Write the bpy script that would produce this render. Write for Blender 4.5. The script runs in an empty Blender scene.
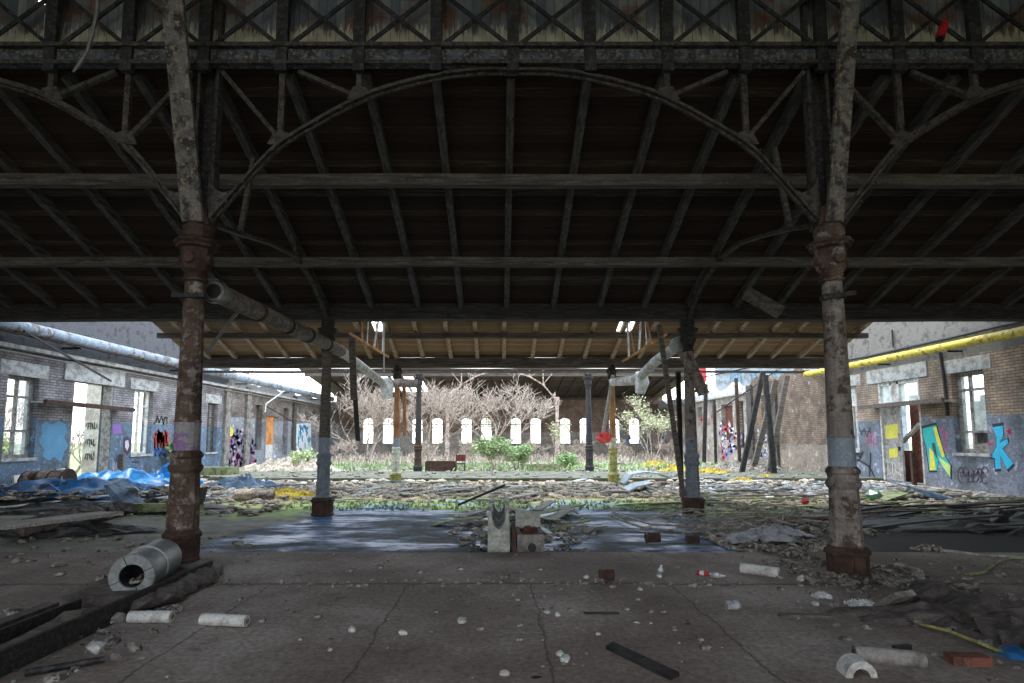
import bpy, math, random
from mathutils import Vector as V, Matrix
R = random.Random(7)
C = bpy.context.scene.collection
F, CX, HY, EYE, PITCH = 569.0, 500.0, 438.0, 1.5, math.radians(5.5)
PY = HY - F*math.tan(PITCH)
SP, CP = math.sin(PITCH), math.cos(PITCH)

# ---- where a point of the photograph lies in the place, given its distance, side or height
def ray(px, py):
    u = (px-CX)/F; v = (PY-py)/F
    return u, CP - v*SP, SP + v*CP
def atY(px, py, Y):
    a, b, c = ray(px, py); t = Y/b
    return V((a*t, Y, EYE + c*t))
def atX(px, py, X):
    a, b, c = ray(px, py); t = X/a
    return V((X, b*t, EYE + c*t))
def atZ(px, py, Z=0.0):
    a, b, c = ray(px, py); t = (Z-EYE)/c
    return V((a*t, b*t, Z))

# ---- materials
def nd(nt, t, **kw):
    n = nt.nodes.new(t)
    for k, v in kw.items():
        if k in n.inputs: n.inputs[k].default_value = v
        else: setattr(n, k, v)
    return n
def ramp(nt, fac, stops):
    r = nt.nodes.new('ShaderNodeValToRGB'); e = r.color_ramp.elements
    while len(e) > 1: e.remove(e[-1])
    e[0].position = stops[0][0]; e[0].color = (*stops[0][1], 1)
    for p, c in stops[1:]:
        x = e.new(p); x.color = (*c, 1)
    nt.links.new(fac, r.inputs[0]); return r.outputs[0]
def base(name):
    m = bpy.data.materials.new(name); m.use_nodes = True; nt = m.node_tree
    b = nt.nodes['Principled BSDF']
    tc = nt.nodes.new('ShaderNodeTexCoord')
    return m, nt, b, tc.outputs['Object'], nt.links.new
def noise(nt, co, scale, detail=6, rough=.6, stretch=None, dist=0):
    L = nt.links.new
    if stretch:
        mp = nt.nodes.new('ShaderNodeMapping'); mp.inputs['Scale'].default_value = stretch
        L(co, mp.inputs[0]); co = mp.outputs[0]
    n = nd(nt, 'ShaderNodeTexNoise', Scale=scale, Detail=detail, Roughness=rough, Distortion=dist)
    L(co, n.inputs['Vector']); return n.outputs[0]
def bump(nt, b, h, s=.4, d=.02):
    bp = nd(nt, 'ShaderNodeBump', Strength=s, Distance=d)
    nt.links.new(h, bp.inputs['Height']); nt.links.new(bp.outputs[0], b.inputs['Normal'])
def mix(nt, f, a, b_):
    m = nt.nodes.new('ShaderNodeMix'); m.data_type = 'RGBA'
    for s, v in ((m.inputs[0], f), (m.inputs[6], a), (m.inputs[7], b_)):
        if hasattr(v, 'links'): nt.links.new(v, s)
        else: s.default_value = (*v, 1) if isinstance(v, tuple) else v
    return m.outputs[2]
def math_(nt, op, a, b_=0.0, c=None):
    m = nt.nodes.new('ShaderNodeMath'); m.operation = op
    for i, v in enumerate((a, b_) + ((c,) if c is not None else ())):
        if hasattr(v, 'links'): nt.links.new(v, m.inputs[i])
        else: m.inputs[i].default_value = v
    return m.outputs[0]
def maprange(nt, v, a, b_, c=0., d=1.):
    m = nd(nt, 'ShaderNodeMapRange'); 
    for i, x in enumerate((v, a, b_, c, d)):
        if hasattr(x, 'links'): nt.links.new(x, m.inputs[i])
        else: m.inputs[i].default_value = x
    return m.outputs[0]

def blotch(name, c1, c2, c3=None, scale=6, rough=.75, metal=0., lo=.42, hi=.55, bs=.4, stretch=None, bd=.02):
    m, nt, b, co, L = base(name)
    n = noise(nt, co, scale, 8, .65, stretch)
    col = ramp(nt, n, [(lo, c1), (hi, c2)])
    if c3:
        n2 = noise(nt, co, scale*2.3, 6, .7, stretch)
        f = maprange(nt, n2, .52, .6)
        col = mix(nt, f, col, c3)
    n3 = noise(nt, co, scale*9, 4)
    v = maprange(nt, n3, .3, .7, .7, 1.2)
    mm = nt.nodes.new('ShaderNodeMix'); mm.data_type = 'RGBA'; mm.blend_type = 'MULTIPLY'; mm.inputs[0].default_value = 1
    L(col, mm.inputs[6]); L(v, mm.inputs[7]); L(mm.outputs[2], b.inputs['Base Color'])
    b.inputs['Roughness'].default_value = rough; b.inputs['Metallic'].default_value = metal
    bump(nt, b, n, bs, bd)
    return m
def plain(name, c, rough=.6, metal=0., scale=14, var=.25):
    d = tuple(x*(1-var) for x in c)
    return blotch(name, d, c, None, scale, rough, metal, .4, .6, .15)

MT = {}
def M(k): return MT[k]
MT['rust_column'] = blotch('rust_brown_iron', (.045,.025,.017), (.125,.078,.052), (.24,.205,.18), 3.5, .8, 0, .4, .6, .5)
MT['peel_column'] = blotch('peeling_grey_paint_on_rust', (.06,.038,.028), (.21,.18,.16), (.28,.245,.215), 3.5, .75, 0, .44, .5, .6)
MT['rust'] = blotch('dark_rust', (.032,.016,.011), (.072,.038,.026), None, 8, .85)
MT['grey_blue_paint'] = blotch('chipped_grey_blue_paint', (.10,.06,.045), (.17,.20,.24), (.24,.27,.30), 5, .7, 0, .38, .44, .5)
MT['pale_blue_band'] = blotch('pale_blue_band_paint', (.12,.10,.10), (.23,.28,.33), (.30,.35,.39), 4, .6, 0, .34, .4, .4)
MT['purple_band'] = blotch('grey_and_purple_band_paint', (.30,.29,.28), (.25,.14,.32), None, 5, .65, 0, .48, .52)
MT['orange_rust'] = blotch('orange_rust', (.20,.08,.03), (.42,.22,.09), None, 7, .8, 0, .4, .6, .4, (1,1,.3))
MT['white_green'] = blotch('white_and_green_paint', (.5,.5,.42), (.7,.72,.66), (.35,.38,.15), 6, .7)
MT['yellow_green'] = blotch('mossy_yellow_paint', (.22,.20,.06), (.45,.42,.14), (.15,.2,.05), 6, .8)
MT['dark_iron'] = blotch('dark_painted_iron', (.014,.013,.014), (.035,.034,.036), (.07,.065,.065), 7, .7, .2, .42, .6)
MT['truss_iron'] = blotch('flaking_dark_iron', (.02,.016,.015), (.07,.062,.056), (.12,.095,.08), 9, .75, .1, .42, .56, .6)
MT['strut_iron'] = blotch('flaking_grey_strut_paint', (.025,.02,.018), (.15,.14,.128), (.26,.20,.14), 6, .75, 0, .42, .55, .8)
MT['chord'] = blotch('flaking_grey_chord_paint', (.028,.027,.032), (.095,.10,.12), (.20,.20,.20), 8, .7, 0, .45, .56, .6)
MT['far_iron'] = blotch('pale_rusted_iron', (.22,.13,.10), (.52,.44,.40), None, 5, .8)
MT['purlin'] = blotch('dusty_grey_timber', (.055,.045,.04), (.13,.112,.102), (.17,.145,.125), 4, .85, 0, .4, .6, .5, (.25,3,3))
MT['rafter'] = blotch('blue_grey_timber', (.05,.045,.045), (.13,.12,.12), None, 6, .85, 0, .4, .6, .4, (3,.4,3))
MT['beam_dark'] = blotch('soot_dark_beam', (.014,.012,.011), (.035,.03,.027), (.06,.055,.05), 5, .85, 0, .4, .6, .5, (.3,3,3))
MT['beam_far'] = blotch('brown_beam', (.05,.04,.032), (.11,.09,.072), None, 5, .85, 0, .4, .6, .4, (.3,3,3))
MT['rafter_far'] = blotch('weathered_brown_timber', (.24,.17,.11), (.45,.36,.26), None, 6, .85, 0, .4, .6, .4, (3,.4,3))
MT['wood'] = blotch('weathered_plank', (.07,.06,.05), (.17,.145,.12), None, 7, .85, 0, .4, .6, .4, (.5,4,4))
MT['wood_pale'] = blotch('bleached_plank', (.22,.21,.19), (.42,.40,.37), None, 7, .85, 0, .4, .6, .4, (.5,4,4))
MT['wood_green'] = blotch('mossy_plank', (.10,.13,.05), (.28,.33,.16), (.33,.32,.26), 6, .85)
MT['wood_dark'] = blotch('charred_plank', (.008,.008,.008), (.03,.028,.027), None, 7, .8)
MT['duct'] = blotch('dusty_brown_duct_wrap', (.12,.095,.08), (.26,.215,.185), (.34,.3,.27), 5, .75)
MT['duct_pale'] = blotch('whitish_duct', (.3,.3,.29), (.6,.6,.6), None, 5, .6)
MT['blue_pipe'] = blotch('pale_blue_pipe', (.13,.10,.085), (.22,.28,.36), (.34,.41,.49), 2.5, .65, 0, .44, .50)
MT['yellow_pipe'] = blotch('yellow_pipe_paint', (.42,.33,.03), (.66,.55,.06), (.2,.15,.04), 3, .5, 0, .38, .5)
MT['dark_cable'] = plain('black_cable', (.02,.02,.022), .6)
MT['pale_cable'] = plain('pale_cable', (.25,.23,.23), .7)
MT['concrete'] = blotch('grey_concrete', (.13,.12,.11), (.28,.26,.24), None, 5, .9)
MT['concrete_dark'] = blotch('damp_grey_green_concrete', (.06,.065,.05), (.15,.15,.125), (.10,.13,.05), 1.5, .85)
MT['concrete_pale'] = blotch('pale_concrete', (.3,.3,.28), (.52,.52,.48), (.3,.34,.22), 5, .9)
MT['curb'] = blotch('dirty_brick_curb', (.05,.04,.037), (.13,.11,.10), None, 6, .9, 0, .4, .6, .8)
MT['galv'] = blotch('dusty_galvanised_sheet', (.17,.18,.18), (.30,.325,.33), None, 3, .45, .3, .35, .65, .1)
MT['foam'] = blotch('broken_white_lagging', (.36,.34,.32), (.62,.61,.58), None, 9, .9)
MT['tarp'] = blotch('blue_tarpaulin', (.005,.13,.42), (.015,.34,.80), None, 3, .4, 0, .4, .6, .3)
MT['tarp_dark'] = blotch('dirty_blue_tarpaulin', (.01,.06,.16), (.015,.17,.45), (.10,.10,.11), 2.2, .5, 0, .42, .55, .3)
MT['white_plastic'] = blotch('white_plastic', (.5,.5,.5), (.78,.79,.8), None, 9, .45)
MT['grey_plastic'] = blotch('torn_grey_plastic_film', (.22,.22,.24), (.48,.48,.52), None, 9, .5)
MT['yellow_wool'] = blotch('yellow_insulation_wool', (.28,.20,.03), (.68,.52,.06), (.2,.15,.07), 5, .95, 0, .4, .6, .8)
MT['red'] = plain('faded_red', (.62,.02,.03), .5)
MT['pink'] = blotch('pink_and_red_cloth', (.65,.02,.02), (.8,.16,.14), None, 9, .8)
MT['brick_red'] = blotch('rough_red_brick', (.09,.035,.025), (.19,.07,.045), None, 9, .9)
MT['blue_sheet'] = blotch('blue_grey_sheet', (.07,.12,.19), (.16,.26,.38), None, 4, .5)
MT['ice_sheet'] = blotch('pale_blue_sheet', (.36,.45,.5), (.55,.66,.72), None, 3, .5)
MT['green_glass'] = plain('green_plastic', (.10,.26,.17), .3)
MT['facade'] = blotch('blue_grey_facade', (.16,.19,.23), (.30,.34,.40), None, 1, .9)
MT['black'] = plain('black_rubber', (.012,.012,.013), .6)
MT['twig'] = blotch('pale_bare_twigs', (.27,.21,.17), (.58,.50,.44), None, 8, .9)
MT['reed'] = blotch('dry_stalks', (.24,.21,.16), (.46,.43,.38), None, 8, .9)
MT['leaf'] = blotch('fresh_green_leaves', (.16,.28,.09), (.34,.48,.22), None, 5, .6)
MT['leaf_pale'] = blotch('pale_green_leaves', (.34,.42,.2), (.6,.66,.4), None, 5, .6)
MT['frame'] = blotch('grey_window_timber', (.13,.13,.125), (.30,.30,.29), None, 6, .8)
MT['frame_dark'] = blotch('dark_window_timber', (.035,.03,.028), (.09,.08,.075), None, 6, .8)
MT['frame_white'] = blotch('white_flaking_timber', (.4,.39,.37), (.68,.68,.66), None, 6, .8)
MT['door_grey'] = blotch('grey_scribbled_door', (.20,.20,.20), (.36,.36,.35), (.5,.5,.5), 3, .7)
MT['door_orange'] = blotch('orange_white_door', (.42,.15,.04), (.62,.27,.09), None, 3, .7)
MT['cream'] = blotch('cream_plaster', (.4,.37,.32), (.62,.6,.55), None, 2, .8)
MT['lintel'] = blotch('whitewashed_lintel', (.26,.26,.25), (.46,.48,.49), None, 4, .85)

def glass_mat():
    m, nt, b, co, L = base('dusty_window_glass')
    b.inputs['Base Color'].default_value = (.8,.9,.9,1); b.inputs['Roughness'].default_value = .25
    b.inputs['Transmission Weight'].default_value = .0; b.inputs['Alpha'].default_value = .35
    n = noise(nt, co, 3, 4); L(maprange(nt, n, .3, .7, .2, .6), b.inputs['Alpha'])
    return m
MT['glass'] = glass_mat()

def brick_wall(name, axis, low, low2, up, up2, mortar, split, plaster_z, plaster):
    m, nt, b, co, L = base(name)
    s = nt.nodes.new('ShaderNodeSeparateXYZ'); L(co, s.inputs[0])
    cb = nt.nodes.new('ShaderNodeCombineXYZ'); L(s.outputs[axis], cb.inputs[0]); L(s.outputs[2], cb.inputs[1])
    br = nd(nt, 'ShaderNodeTexBrick', Scale=1.0)
    br.inputs['Brick Width'].default_value = .25; br.inputs['Row Height'].default_value = .085
    br.inputs['Mortar Size'].default_value = .012
    br.inputs['Color1'].default_value = (*up, 1); br.inputs['Color2'].default_value = (*up2, 1); br.inputs['Mortar'].default_value = (*mortar, 1)
    L(cb.outputs[0], br.inputs['Vector'])
    n = noise(nt, co, 1.3, 8, .65)
    n2 = noise(nt, co, 3.0, 8, .7)
    dirty = maprange(nt, n, .35, .68, .45, 1.25)
    mm = nt.nodes.new('ShaderNodeMix'); mm.data_type = 'RGBA'; mm.blend_type = 'MULTIPLY'; mm.inputs[0].default_value = 1
    L(br.outputs[0], mm.inputs[6]); L(dirty, mm.inputs[7]); col = mm.outputs[2]
    # plaster patches on the brick
    pn = maprange(nt, n2, .60, .63)
    col = mix(nt, pn, col, tuple(x*.8 for x in plaster))
    # painted dado
    lowc = ramp(nt, n2, [(.32, low2), (.44, low), (.5, tuple(x*.55 for x in low)), (.58, tuple(x*.9 for x in low)), (.66, tuple(min(1, x*1.7+.04) for x in low))])
    n5 = noise(nt, co, .8, 6, .7)
    lowc = mix(nt, maprange(nt, n5, .5, .62, 0, .75), lowc, tuple(x*.35+.05 for x in low2))
    zz = math_(nt, 'ADD', s.outputs[2], maprange(nt, n2, 0, 1, -.25, .25))
    col = mix(nt, maprange(nt, zz, split+.02, split-.02), col, lowc)
    # plastered gable
    plc = ramp(nt, n2, [(.38, tuple(x*.45 for x in plaster)), (.5, plaster), (.65, tuple(x*.75 for x in plaster))])
    col = mix(nt, maprange(nt, zz, plaster_z-.02, plaster_z+.02), col, plc)
    L(col, b.inputs['Base Color']); b.inputs['Roughness'].default_value = .85
    h = math_(nt, 'ADD', math_(nt, 'MULTIPLY', br.outputs[1], -.6), n2)
    bump(nt, b, h, .6, .03)
    return m
MT['wall_left'] = brick_wall('left_wall_brick', 1, (.15,.23,.34), (.06,.075,.10), (.34,.33,.36), (.24,.22,.23), (.12,.11,.12), 2.05, 4.0, (.10,.105,.12))
MT['wall_right'] = brick_wall('right_wall_brick', 1, (.23,.27,.36), (.07,.12,.15), (.42,.31,.22), (.28,.22,.18), (.14,.12,.10), 2.15, 3.95, (.17,.165,.155))
MT['wall_right_rough'] = brick_wall('damp_brick', 1, (.30,.26,.22), (.10,.08,.06), (.26,.18,.13), (.16,.12,.09), (.08,.07,.06), 1.2, 9, (.34,.36,.42))
MT['wall_ruin'] = brick_wall('whitewashed_ruin', 1, (.50,.45,.42), (.26,.17,.13), (.46,.43,.40), (.34,.30,.27), (.22,.18,.15), 2.3, 4.0, (.62,.64,.67))
MT['wall_ruin_left'] = brick_wall('grey_ruin', 1, (.31,.33,.37), (.12,.11,.12), (.25,.21,.19), (.16,.135,.12), (.10,.09,.08), 2.6, 4.1, (.4,.4,.4))
MT['wall_back'] = brick_wall('brown_back_wall', 0, (.40,.36,.32), (.18,.15,.12), (.30,.21,.155), (.21,.15,.115), (.12,.09,.075), 2.0, 9, (.34,.28,.22))

def boards(name, c1, c2, w, axis, c3=None, hi=None):
    """planking running along x, board width w measured along axis"""
    m, nt, b, co, L = base(name)
    s = nt.nodes.new('ShaderNodeSeparateXYZ'); L(co, s.inputs[0])
    a = math_(nt, 'DIVIDE', s.outputs[axis], w)
    fr = math_(nt, 'FRACT', a); fl = math_(nt, 'FLOOR', a)
    wn = nt.nodes.new('ShaderNodeTexWhiteNoise'); wn.noise_dimensions = '1D'; L(fl, wn.inputs['W'])
    st = (.4, 5, 5) if axis == 1 else (6, 5, .5)
    n = noise(nt, co, 5, 8, .7, st)
    f = math_(nt, 'ADD', math_(nt, 'MULTIPLY', wn.outputs[0], .45), math_(nt, 'MULTIPLY', n, .75))
    col = ramp(nt, f, [(.3, c1), (.75, c2)] + ([(.86, c3)] if c3 else []))
    if hi:   # paint left near the bottom of the boards, worn rust and blue above
        z0, c_low, c_r = hi
        n2 = noise(nt, co, 4, 8, .7, (5, 5, 1.0))
        zz = math_(nt, 'ADD', s.outputs[2], maprange(nt, n2, .3, .7, -.16, .16))
        n4 = noise(nt, co, 2.2, 5, .6)
        col = mix(nt, maprange(nt, n4, .5, .6), col, c_r)
        col = mix(nt, maprange(nt, zz, z0+.05, z0-.05), col, c_low)
    gap = maprange(nt, fr, .0, .07, 0, 1)
    col = mix(nt, gap, (.003,.003,.003), col)
    L(col, b.inputs['Base Color']); b.inputs['Roughness'].default_value = .9
    bump(nt, b, math_(nt, 'ADD', gap, n), .5, .02)
    return m
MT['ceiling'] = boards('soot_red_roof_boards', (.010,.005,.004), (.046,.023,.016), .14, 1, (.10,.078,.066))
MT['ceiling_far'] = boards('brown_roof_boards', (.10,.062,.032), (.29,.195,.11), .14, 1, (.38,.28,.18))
MT['ceiling_back'] = boards('dark_brown_roof_boards', (.05,.035,.028), (.11,.08,.062), .2, 1, (.14,.11,.09))
MT['boards'] = boards('peeling_clerestory_boards', (.08,.09,.12), (.20,.205,.22), .115, 0, (.27,.24,.22), (6.60, (.52,.46,.37), (.15,.08,.06)))

def floor_mat():
    m, nt, b, co, L = base('stained_concrete_and_wet_asphalt')
    s = nt.nodes.new('ShaderNodeSeparateXYZ'); L(co, s.inputs[0])
    X, Y = s.outputs[0], s.outputs[1]
    n1 = noise(nt, co, .55, 8, .6); n2 = noise(nt, co, 2.4, 8, .7); n3 = noise(nt, co, 22, 5, .7)
    col = ramp(nt, n1, [(.30, (.13,.095,.078)), (.48, (.24,.19,.163)), (.64, (.42,.365,.325))])
    sp = ramp(nt, n3, [(.35, (.55,.55,.55)), (.6, (1,1,1)), (.72, (1.35,1.33,1.3))])
    mm = nt.nodes.new('ShaderNodeMix'); mm.data_type = 'RGBA'; mm.blend_type = 'MULTIPLY'; mm.inputs[0].default_value = 1
    L(col, mm.inputs[6]); L(sp, mm.inputs[7]); col = mm.outputs[2]
    col = mix(nt, maprange(nt, n2, .58, .68, 0, .55), col, (.05,.04,.034))
    # slab joints
    wob = maprange(nt, n2, 0, 1, -.09, .09)
    def line(c, at, w):
        d = math_(nt, 'ABSOLUTE', math_(nt, 'ADD', math_(nt, 'SUBTRACT', c, at), wob))
        return maprange(nt, d, w, w*.4)
    j = line(Y, 6.05, .05)
    fore = maprange(nt, Y, 6.1, 6.0)
    for x in (-.95, .33, 1.75, -2.35):
        j = math_(nt, 'MAXIMUM', j, math_(nt, 'MULTIPLY', line(X, x, .014), fore))
    col = mix(nt, math_(nt, 'MULTIPLY', j, .55), col, (.03,.025,.02))
    # asphalt zone beyond the slab edge
    asp = maprange(nt, Y, 7.69, 7.71)
    ac = ramp(nt, n2, [(.35, (.10,.098,.08)), (.55, (.20,.19,.16)), (.7, (.27,.26,.22))])
    col = mix(nt, asp, col, ac)
    # moss strip and dirt field
    ym = math_(nt, 'ADD', Y, maprange(nt, n1, .3, .7, -1.2, 1.2))
    moss = math_(nt, 'MULTIPLY', maprange(nt, ym, 11.2, 12.0), maprange(nt, n2, .42, .52))
    moss = math_(nt, 'MULTIPLY', moss, maprange(nt, ym, 15.5, 14))
    moss = math_(nt, 'MULTIPLY', moss, maprange(nt, math_(nt, 'ABSOLUTE', X), 8, 4, .25, .9))
    col = mix(nt, maprange(nt, ym, 13.3, 14.6), col, ramp(nt, n2, [(.38, (.07,.06,.045)), (.5, (.30,.22,.14)), (.62, (.58,.50,.38))]))
    col = mix(nt, moss, col, (.24,.36,.06))
    char = math_(nt, 'MULTIPLY', maprange(nt, math_(nt, 'ADD', X, math_(nt, 'MULTIPLY', n2, 2.)), 5.2, 6.4), math_(nt, 'MULTIPLY', asp, maprange(nt, ym, 13, 11.5)))
    col = mix(nt, char, col, (.012,.012,.012))
    far = maprange(nt, Y, 26, 29)
    col = mix(nt, far, col, ramp(nt, n2, [(.4, (.18,.2,.1)), (.55, (.4,.36,.3))]))
    # wet film in the asphalt hollows, a blue sky reflection painted into its colour
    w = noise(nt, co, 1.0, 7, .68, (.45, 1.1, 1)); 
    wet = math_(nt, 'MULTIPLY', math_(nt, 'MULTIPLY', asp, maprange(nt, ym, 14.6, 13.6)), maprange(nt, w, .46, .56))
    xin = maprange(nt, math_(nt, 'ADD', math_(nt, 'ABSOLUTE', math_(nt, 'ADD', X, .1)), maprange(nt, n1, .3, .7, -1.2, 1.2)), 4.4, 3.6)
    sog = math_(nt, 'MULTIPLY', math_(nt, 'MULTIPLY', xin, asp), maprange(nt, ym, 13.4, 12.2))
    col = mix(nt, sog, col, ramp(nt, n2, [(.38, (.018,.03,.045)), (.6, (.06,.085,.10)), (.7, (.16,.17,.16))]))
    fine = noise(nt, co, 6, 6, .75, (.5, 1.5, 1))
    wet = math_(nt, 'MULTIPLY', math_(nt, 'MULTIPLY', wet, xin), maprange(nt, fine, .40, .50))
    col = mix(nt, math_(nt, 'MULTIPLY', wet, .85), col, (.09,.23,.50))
    L(col, b.inputs['Base Color'])
    L(maprange(nt, wet, 0, 1, .8, .30), b.inputs['Roughness']); b.inputs['Specular IOR Level'].default_value = .4; L(mix(nt, wet, (1.,1.,1.), (.22,.48,1.)), b.inputs['Specular Tint'])  # blue tint belongs to the painted sky reflection
    h = math_(nt, 'ADD', math_(nt, 'MULTIPLY', n3, .5), math_(nt, 'SUBTRACT', n2, j))
    bp = nd(nt, 'ShaderNodeBump', Distance=.02); L(maprange(nt, wet, 0, 1, .55, .22), bp.inputs['Strength'])
    L(h, bp.inputs['Height']); L(bp.outputs[0], b.inputs['Normal'])
    return m
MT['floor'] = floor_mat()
MT['rubble'] = blotch('mixed_rubble', (.06,.05,.042), (.27,.235,.20), (.42,.41,.38), 9, .9)
MT['rubble_white'] = blotch('plaster_rubble', (.34,.29,.23), (.68,.62,.53), (.22,.15,.09), 9, .9)
MT['chips'] = blotch('pale_stone_chips', (.12,.10,.085), (.28,.25,.22), (.5,.48,.45), 5, .9)
MT['dirt_dark'] = blotch('wet_black_dirt', (.006,.006,.006), (.03,.03,.028), (.07,.07,.07), 5, .6)
MT['ground_out'] = blotch('rough_grass', (.10,.13,.05), (.26,.3,.14), None, 2, .9)

_g = (1+5**.5)/2; _k = 1/1.25
ICO = [(x*_k,y*_k,z*_k) for x,y,z in ((-1,_g,0),(1,_g,0),(-1,-_g,0),(1,-_g,0),(0,-1,_g),(0,1,_g),(0,-1,-_g),(0,1,-_g),(_g,0,-1),(_g,0,1),(-_g,0,-1),(-_g,0,1))]
ICF = [(0,11,5),(0,5,1),(0,1,7),(0,7,10),(0,10,11),(1,5,9),(5,11,4),(11,10,2),(10,7,6),(7,1,8),(3,9,4),(3,4,2),(3,2,6),(3,6,8),(3,8,9),(4,9,5),(2,4,11),(6,2,10),(8,6,7),(9,8,1)]
# ---- mesh collector
class MB:
    def __init__(s): s.v = []; s.f = []; s.sm = False
    def add(s, vs, fs):
        o = len(s.v); s.v += [tuple(x) for x in vs]; s.f += [tuple(i+o for i in f) for f in fs]; return s
    def hexa(s, p):
        return s.add(p, [(0,3,2,1),(4,5,6,7),(0,1,5,4),(1,2,6,5),(2,3,7,6),(3,0,4,7)])
    def box(s, c, d, rz=0, rx=0, ry=0):
        m = Matrix.Rotation(rz,3,'Z') @ Matrix.Rotation(ry,3,'Y') @ Matrix.Rotation(rx,3,'X'); c = V(c); h = V(d)*.5
        return s.hexa([c + m @ V((sx*h.x, sy*h.y, sz*h.z)) for sx,sy,sz in ((-1,-1,-1),(1,-1,-1),(1,1,-1),(-1,1,-1),(-1,-1,1),(1,-1,1),(1,1,1),(-1,1,1))])
    def span(s, x0, x1, y0, y1, z0, z1):
        return s.box(((x0+x1)/2,(y0+y1)/2,(z0+z1)/2), (abs(x1-x0),abs(y1-y0),abs(z1-z0)))
    def beam(s, p, q, w, h, up=(0,0,1)):
        """bar from p to q, w across, h along up"""
        p, q = V(p), V(q); d = (q-p).normalized(); u = V(up)
        a = d.cross(u)
        if a.length < 1e-4: a = d.cross(V((0,1,0)))
        a.normalize(); b = a.cross(d); a *= w/2; b *= h/2
        return s.hexa([p-a-b, p+a-b, p+a+b, p-a+b, q-a-b, q+a-b, q+a+b, q-a+b])
    def strip(s, pts, w, h, up=(0,1,0)):
        """a continuous bar through pts; w along up, h across"""
        pts = [V(p) for p in pts]; u = V(up).normalized(); vs = []; fs = []
        for i, p in enumerate(pts):
            d = (pts[min(i+1,len(pts)-1)] - pts[max(i-1,0)]).normalized()
            n = u.cross(d).normalized()
            vs += [p-n*h/2-u*w/2, p+n*h/2-u*w/2, p+n*h/2+u*w/2, p-n*h/2+u*w/2]
        for i in range(len(pts)-1):
            o = i*4
            for k in range(4): fs.append((o+k, o+(k+1)%4, o+4+(k+1)%4, o+4+k))
        fs += [(3,2,1,0), tuple(len(vs)-4+k for k in range(4))]
        return s.add(vs, fs)
    def tube(s, pts, r, n=10, caps=True):
        pts = [V(p) for p in pts]
        if not hasattr(r, '__len__'): r = [r]*len(pts)
        vs = []; fs = []; ref = None
        for i, p in enumerate(pts):
            d = (pts[min(i+1,len(pts)-1)] - pts[max(i-1,0)])
            if d.length < 1e-7: d = V((0,0,1))
            d.normalize()
            if ref is None: ref = V((0,0,1)) if abs(d.z) < .9 else V((1,0,0))
            a = d.cross(ref)
            if a.length < 1e-3: ref = V((1,.3,.2)); a = d.cross(ref)
            a.normalize(); b = d.cross(a); ref = -b if False else ref
            for k in range(n):
                t = 2*math.pi*k/n
                vs.append(p + (a*math.cos(t) + b*math.sin(t))*r[i])
        for i in range(len(pts)-1):
            for k in range(n):
                fs.append((i*n+k, i*n+(k+1)%n, (i+1)*n+(k+1)%n, (i+1)*n+k))
        if caps: fs += [tuple(reversed(range(n))), tuple((len(pts)-1)*n+k for k in range(n))]
        return s.add(vs, fs)
    def lathe(s, prof, c=(0,0,0), n=8, rot=None, sq=False):
        """prof: list of (radius, z)"""
        vs = []; fs = []; c = V(c); off = math.pi/n if rot is None else rot
        for r, z in prof:
            for k in range(n):
                t = 2*math.pi*k/n + off; vs.append(c + V((r*math.cos(t), r*math.sin(t), z)))
        for i in range(len(prof)-1):
            for k in range(n): fs.append((i*n+k, i*n+(k+1)%n, (i+1)*n+(k+1)%n, (i+1)*n+k))
        fs += [tuple(reversed(range(n))), tuple((len(prof)-1)*n+k for k in range(n))]
        return s.add(vs, fs)
    def prism(s, pts, d):
        """extrude a planar outline by vector d"""
        n = len(pts); p = [V(x) for x in pts]; d = V(d)
        return s.add(p + [x+d for x in p], [tuple(range(n)), tuple(reversed(range(n, 2*n)))] + [(i, n+i, n+(i+1)%n, (i+1)%n) for i in range(n)])
    def rock(s, c, r, flat=.6, seed=None):
        rr = random.Random(seed) if seed is not None else R
        m = Matrix.Rotation(rr.uniform(0,6.3),3,'Z') @ Matrix.Rotation(rr.uniform(-.5,.5),3,'X'); c = V(c)
        el = rr.uniform(.8,1.7)
        vs = [c + m @ V((x*r*.62*el*rr.uniform(.7,1.12), y*r*.62*rr.uniform(.7,1.12), z*r*.62*flat*rr.uniform(.7,1.15))) for x,y,z in ICO]
        return s.add(vs, ICF)
    def build(s, name, mat=None, parent=None, label=None, cat=None, group=None, kind=None, smooth=False, origin=None):
        me = bpy.data.meshes.new(name)
        o_ = V(origin) if origin is not None else V((0,0,0))
        pw = V((0,0,0))
        if parent is not None and parent.get('_loc') is None:
            q = parent
            while q: pw += q.location; q = q.parent
        me.from_pydata([tuple(V(v)-o_-pw) for v in s.v], [], s.f); me.update()
        if smooth or s.sm:
            me.polygons.foreach_set('use_smooth', [True]*len(me.polygons))
            try: me.set_sharp_from_angle(angle=math.radians(38))
            except Exception: pass
        if mat: me.materials.append(MT[mat] if isinstance(mat, str) else mat)
        o = bpy.data.objects.new(name, me); C.objects.link(o); o.location = o_
        if parent is not None: o.parent = parent
        if label: o['label'] = label
        if cat: o['category'] = cat
        if group: o['group'] = group
        if kind: o['kind'] = kind
        return o
def thing(name, loc, label, cat, group=None):
    o = bpy.data.objects.new(name, None); C.objects.link(o); o.location = loc; o.empty_display_size = .1
    o['label'] = label; o['category'] = cat
    if group: o['group'] = group
    return o
def copy_thing(o, loc, label=None, group=None):
    r = o.copy(); C.objects.link(r); r.location = loc
    if label: r['label'] = label
    if group: r['group'] = group
    for ch in list(o.children):
        c = ch.copy(); C.objects.link(c); c.parent = r
        for g in ch.children:
            d = g.copy(); C.objects.link(d); d.parent = c
    return r
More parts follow.
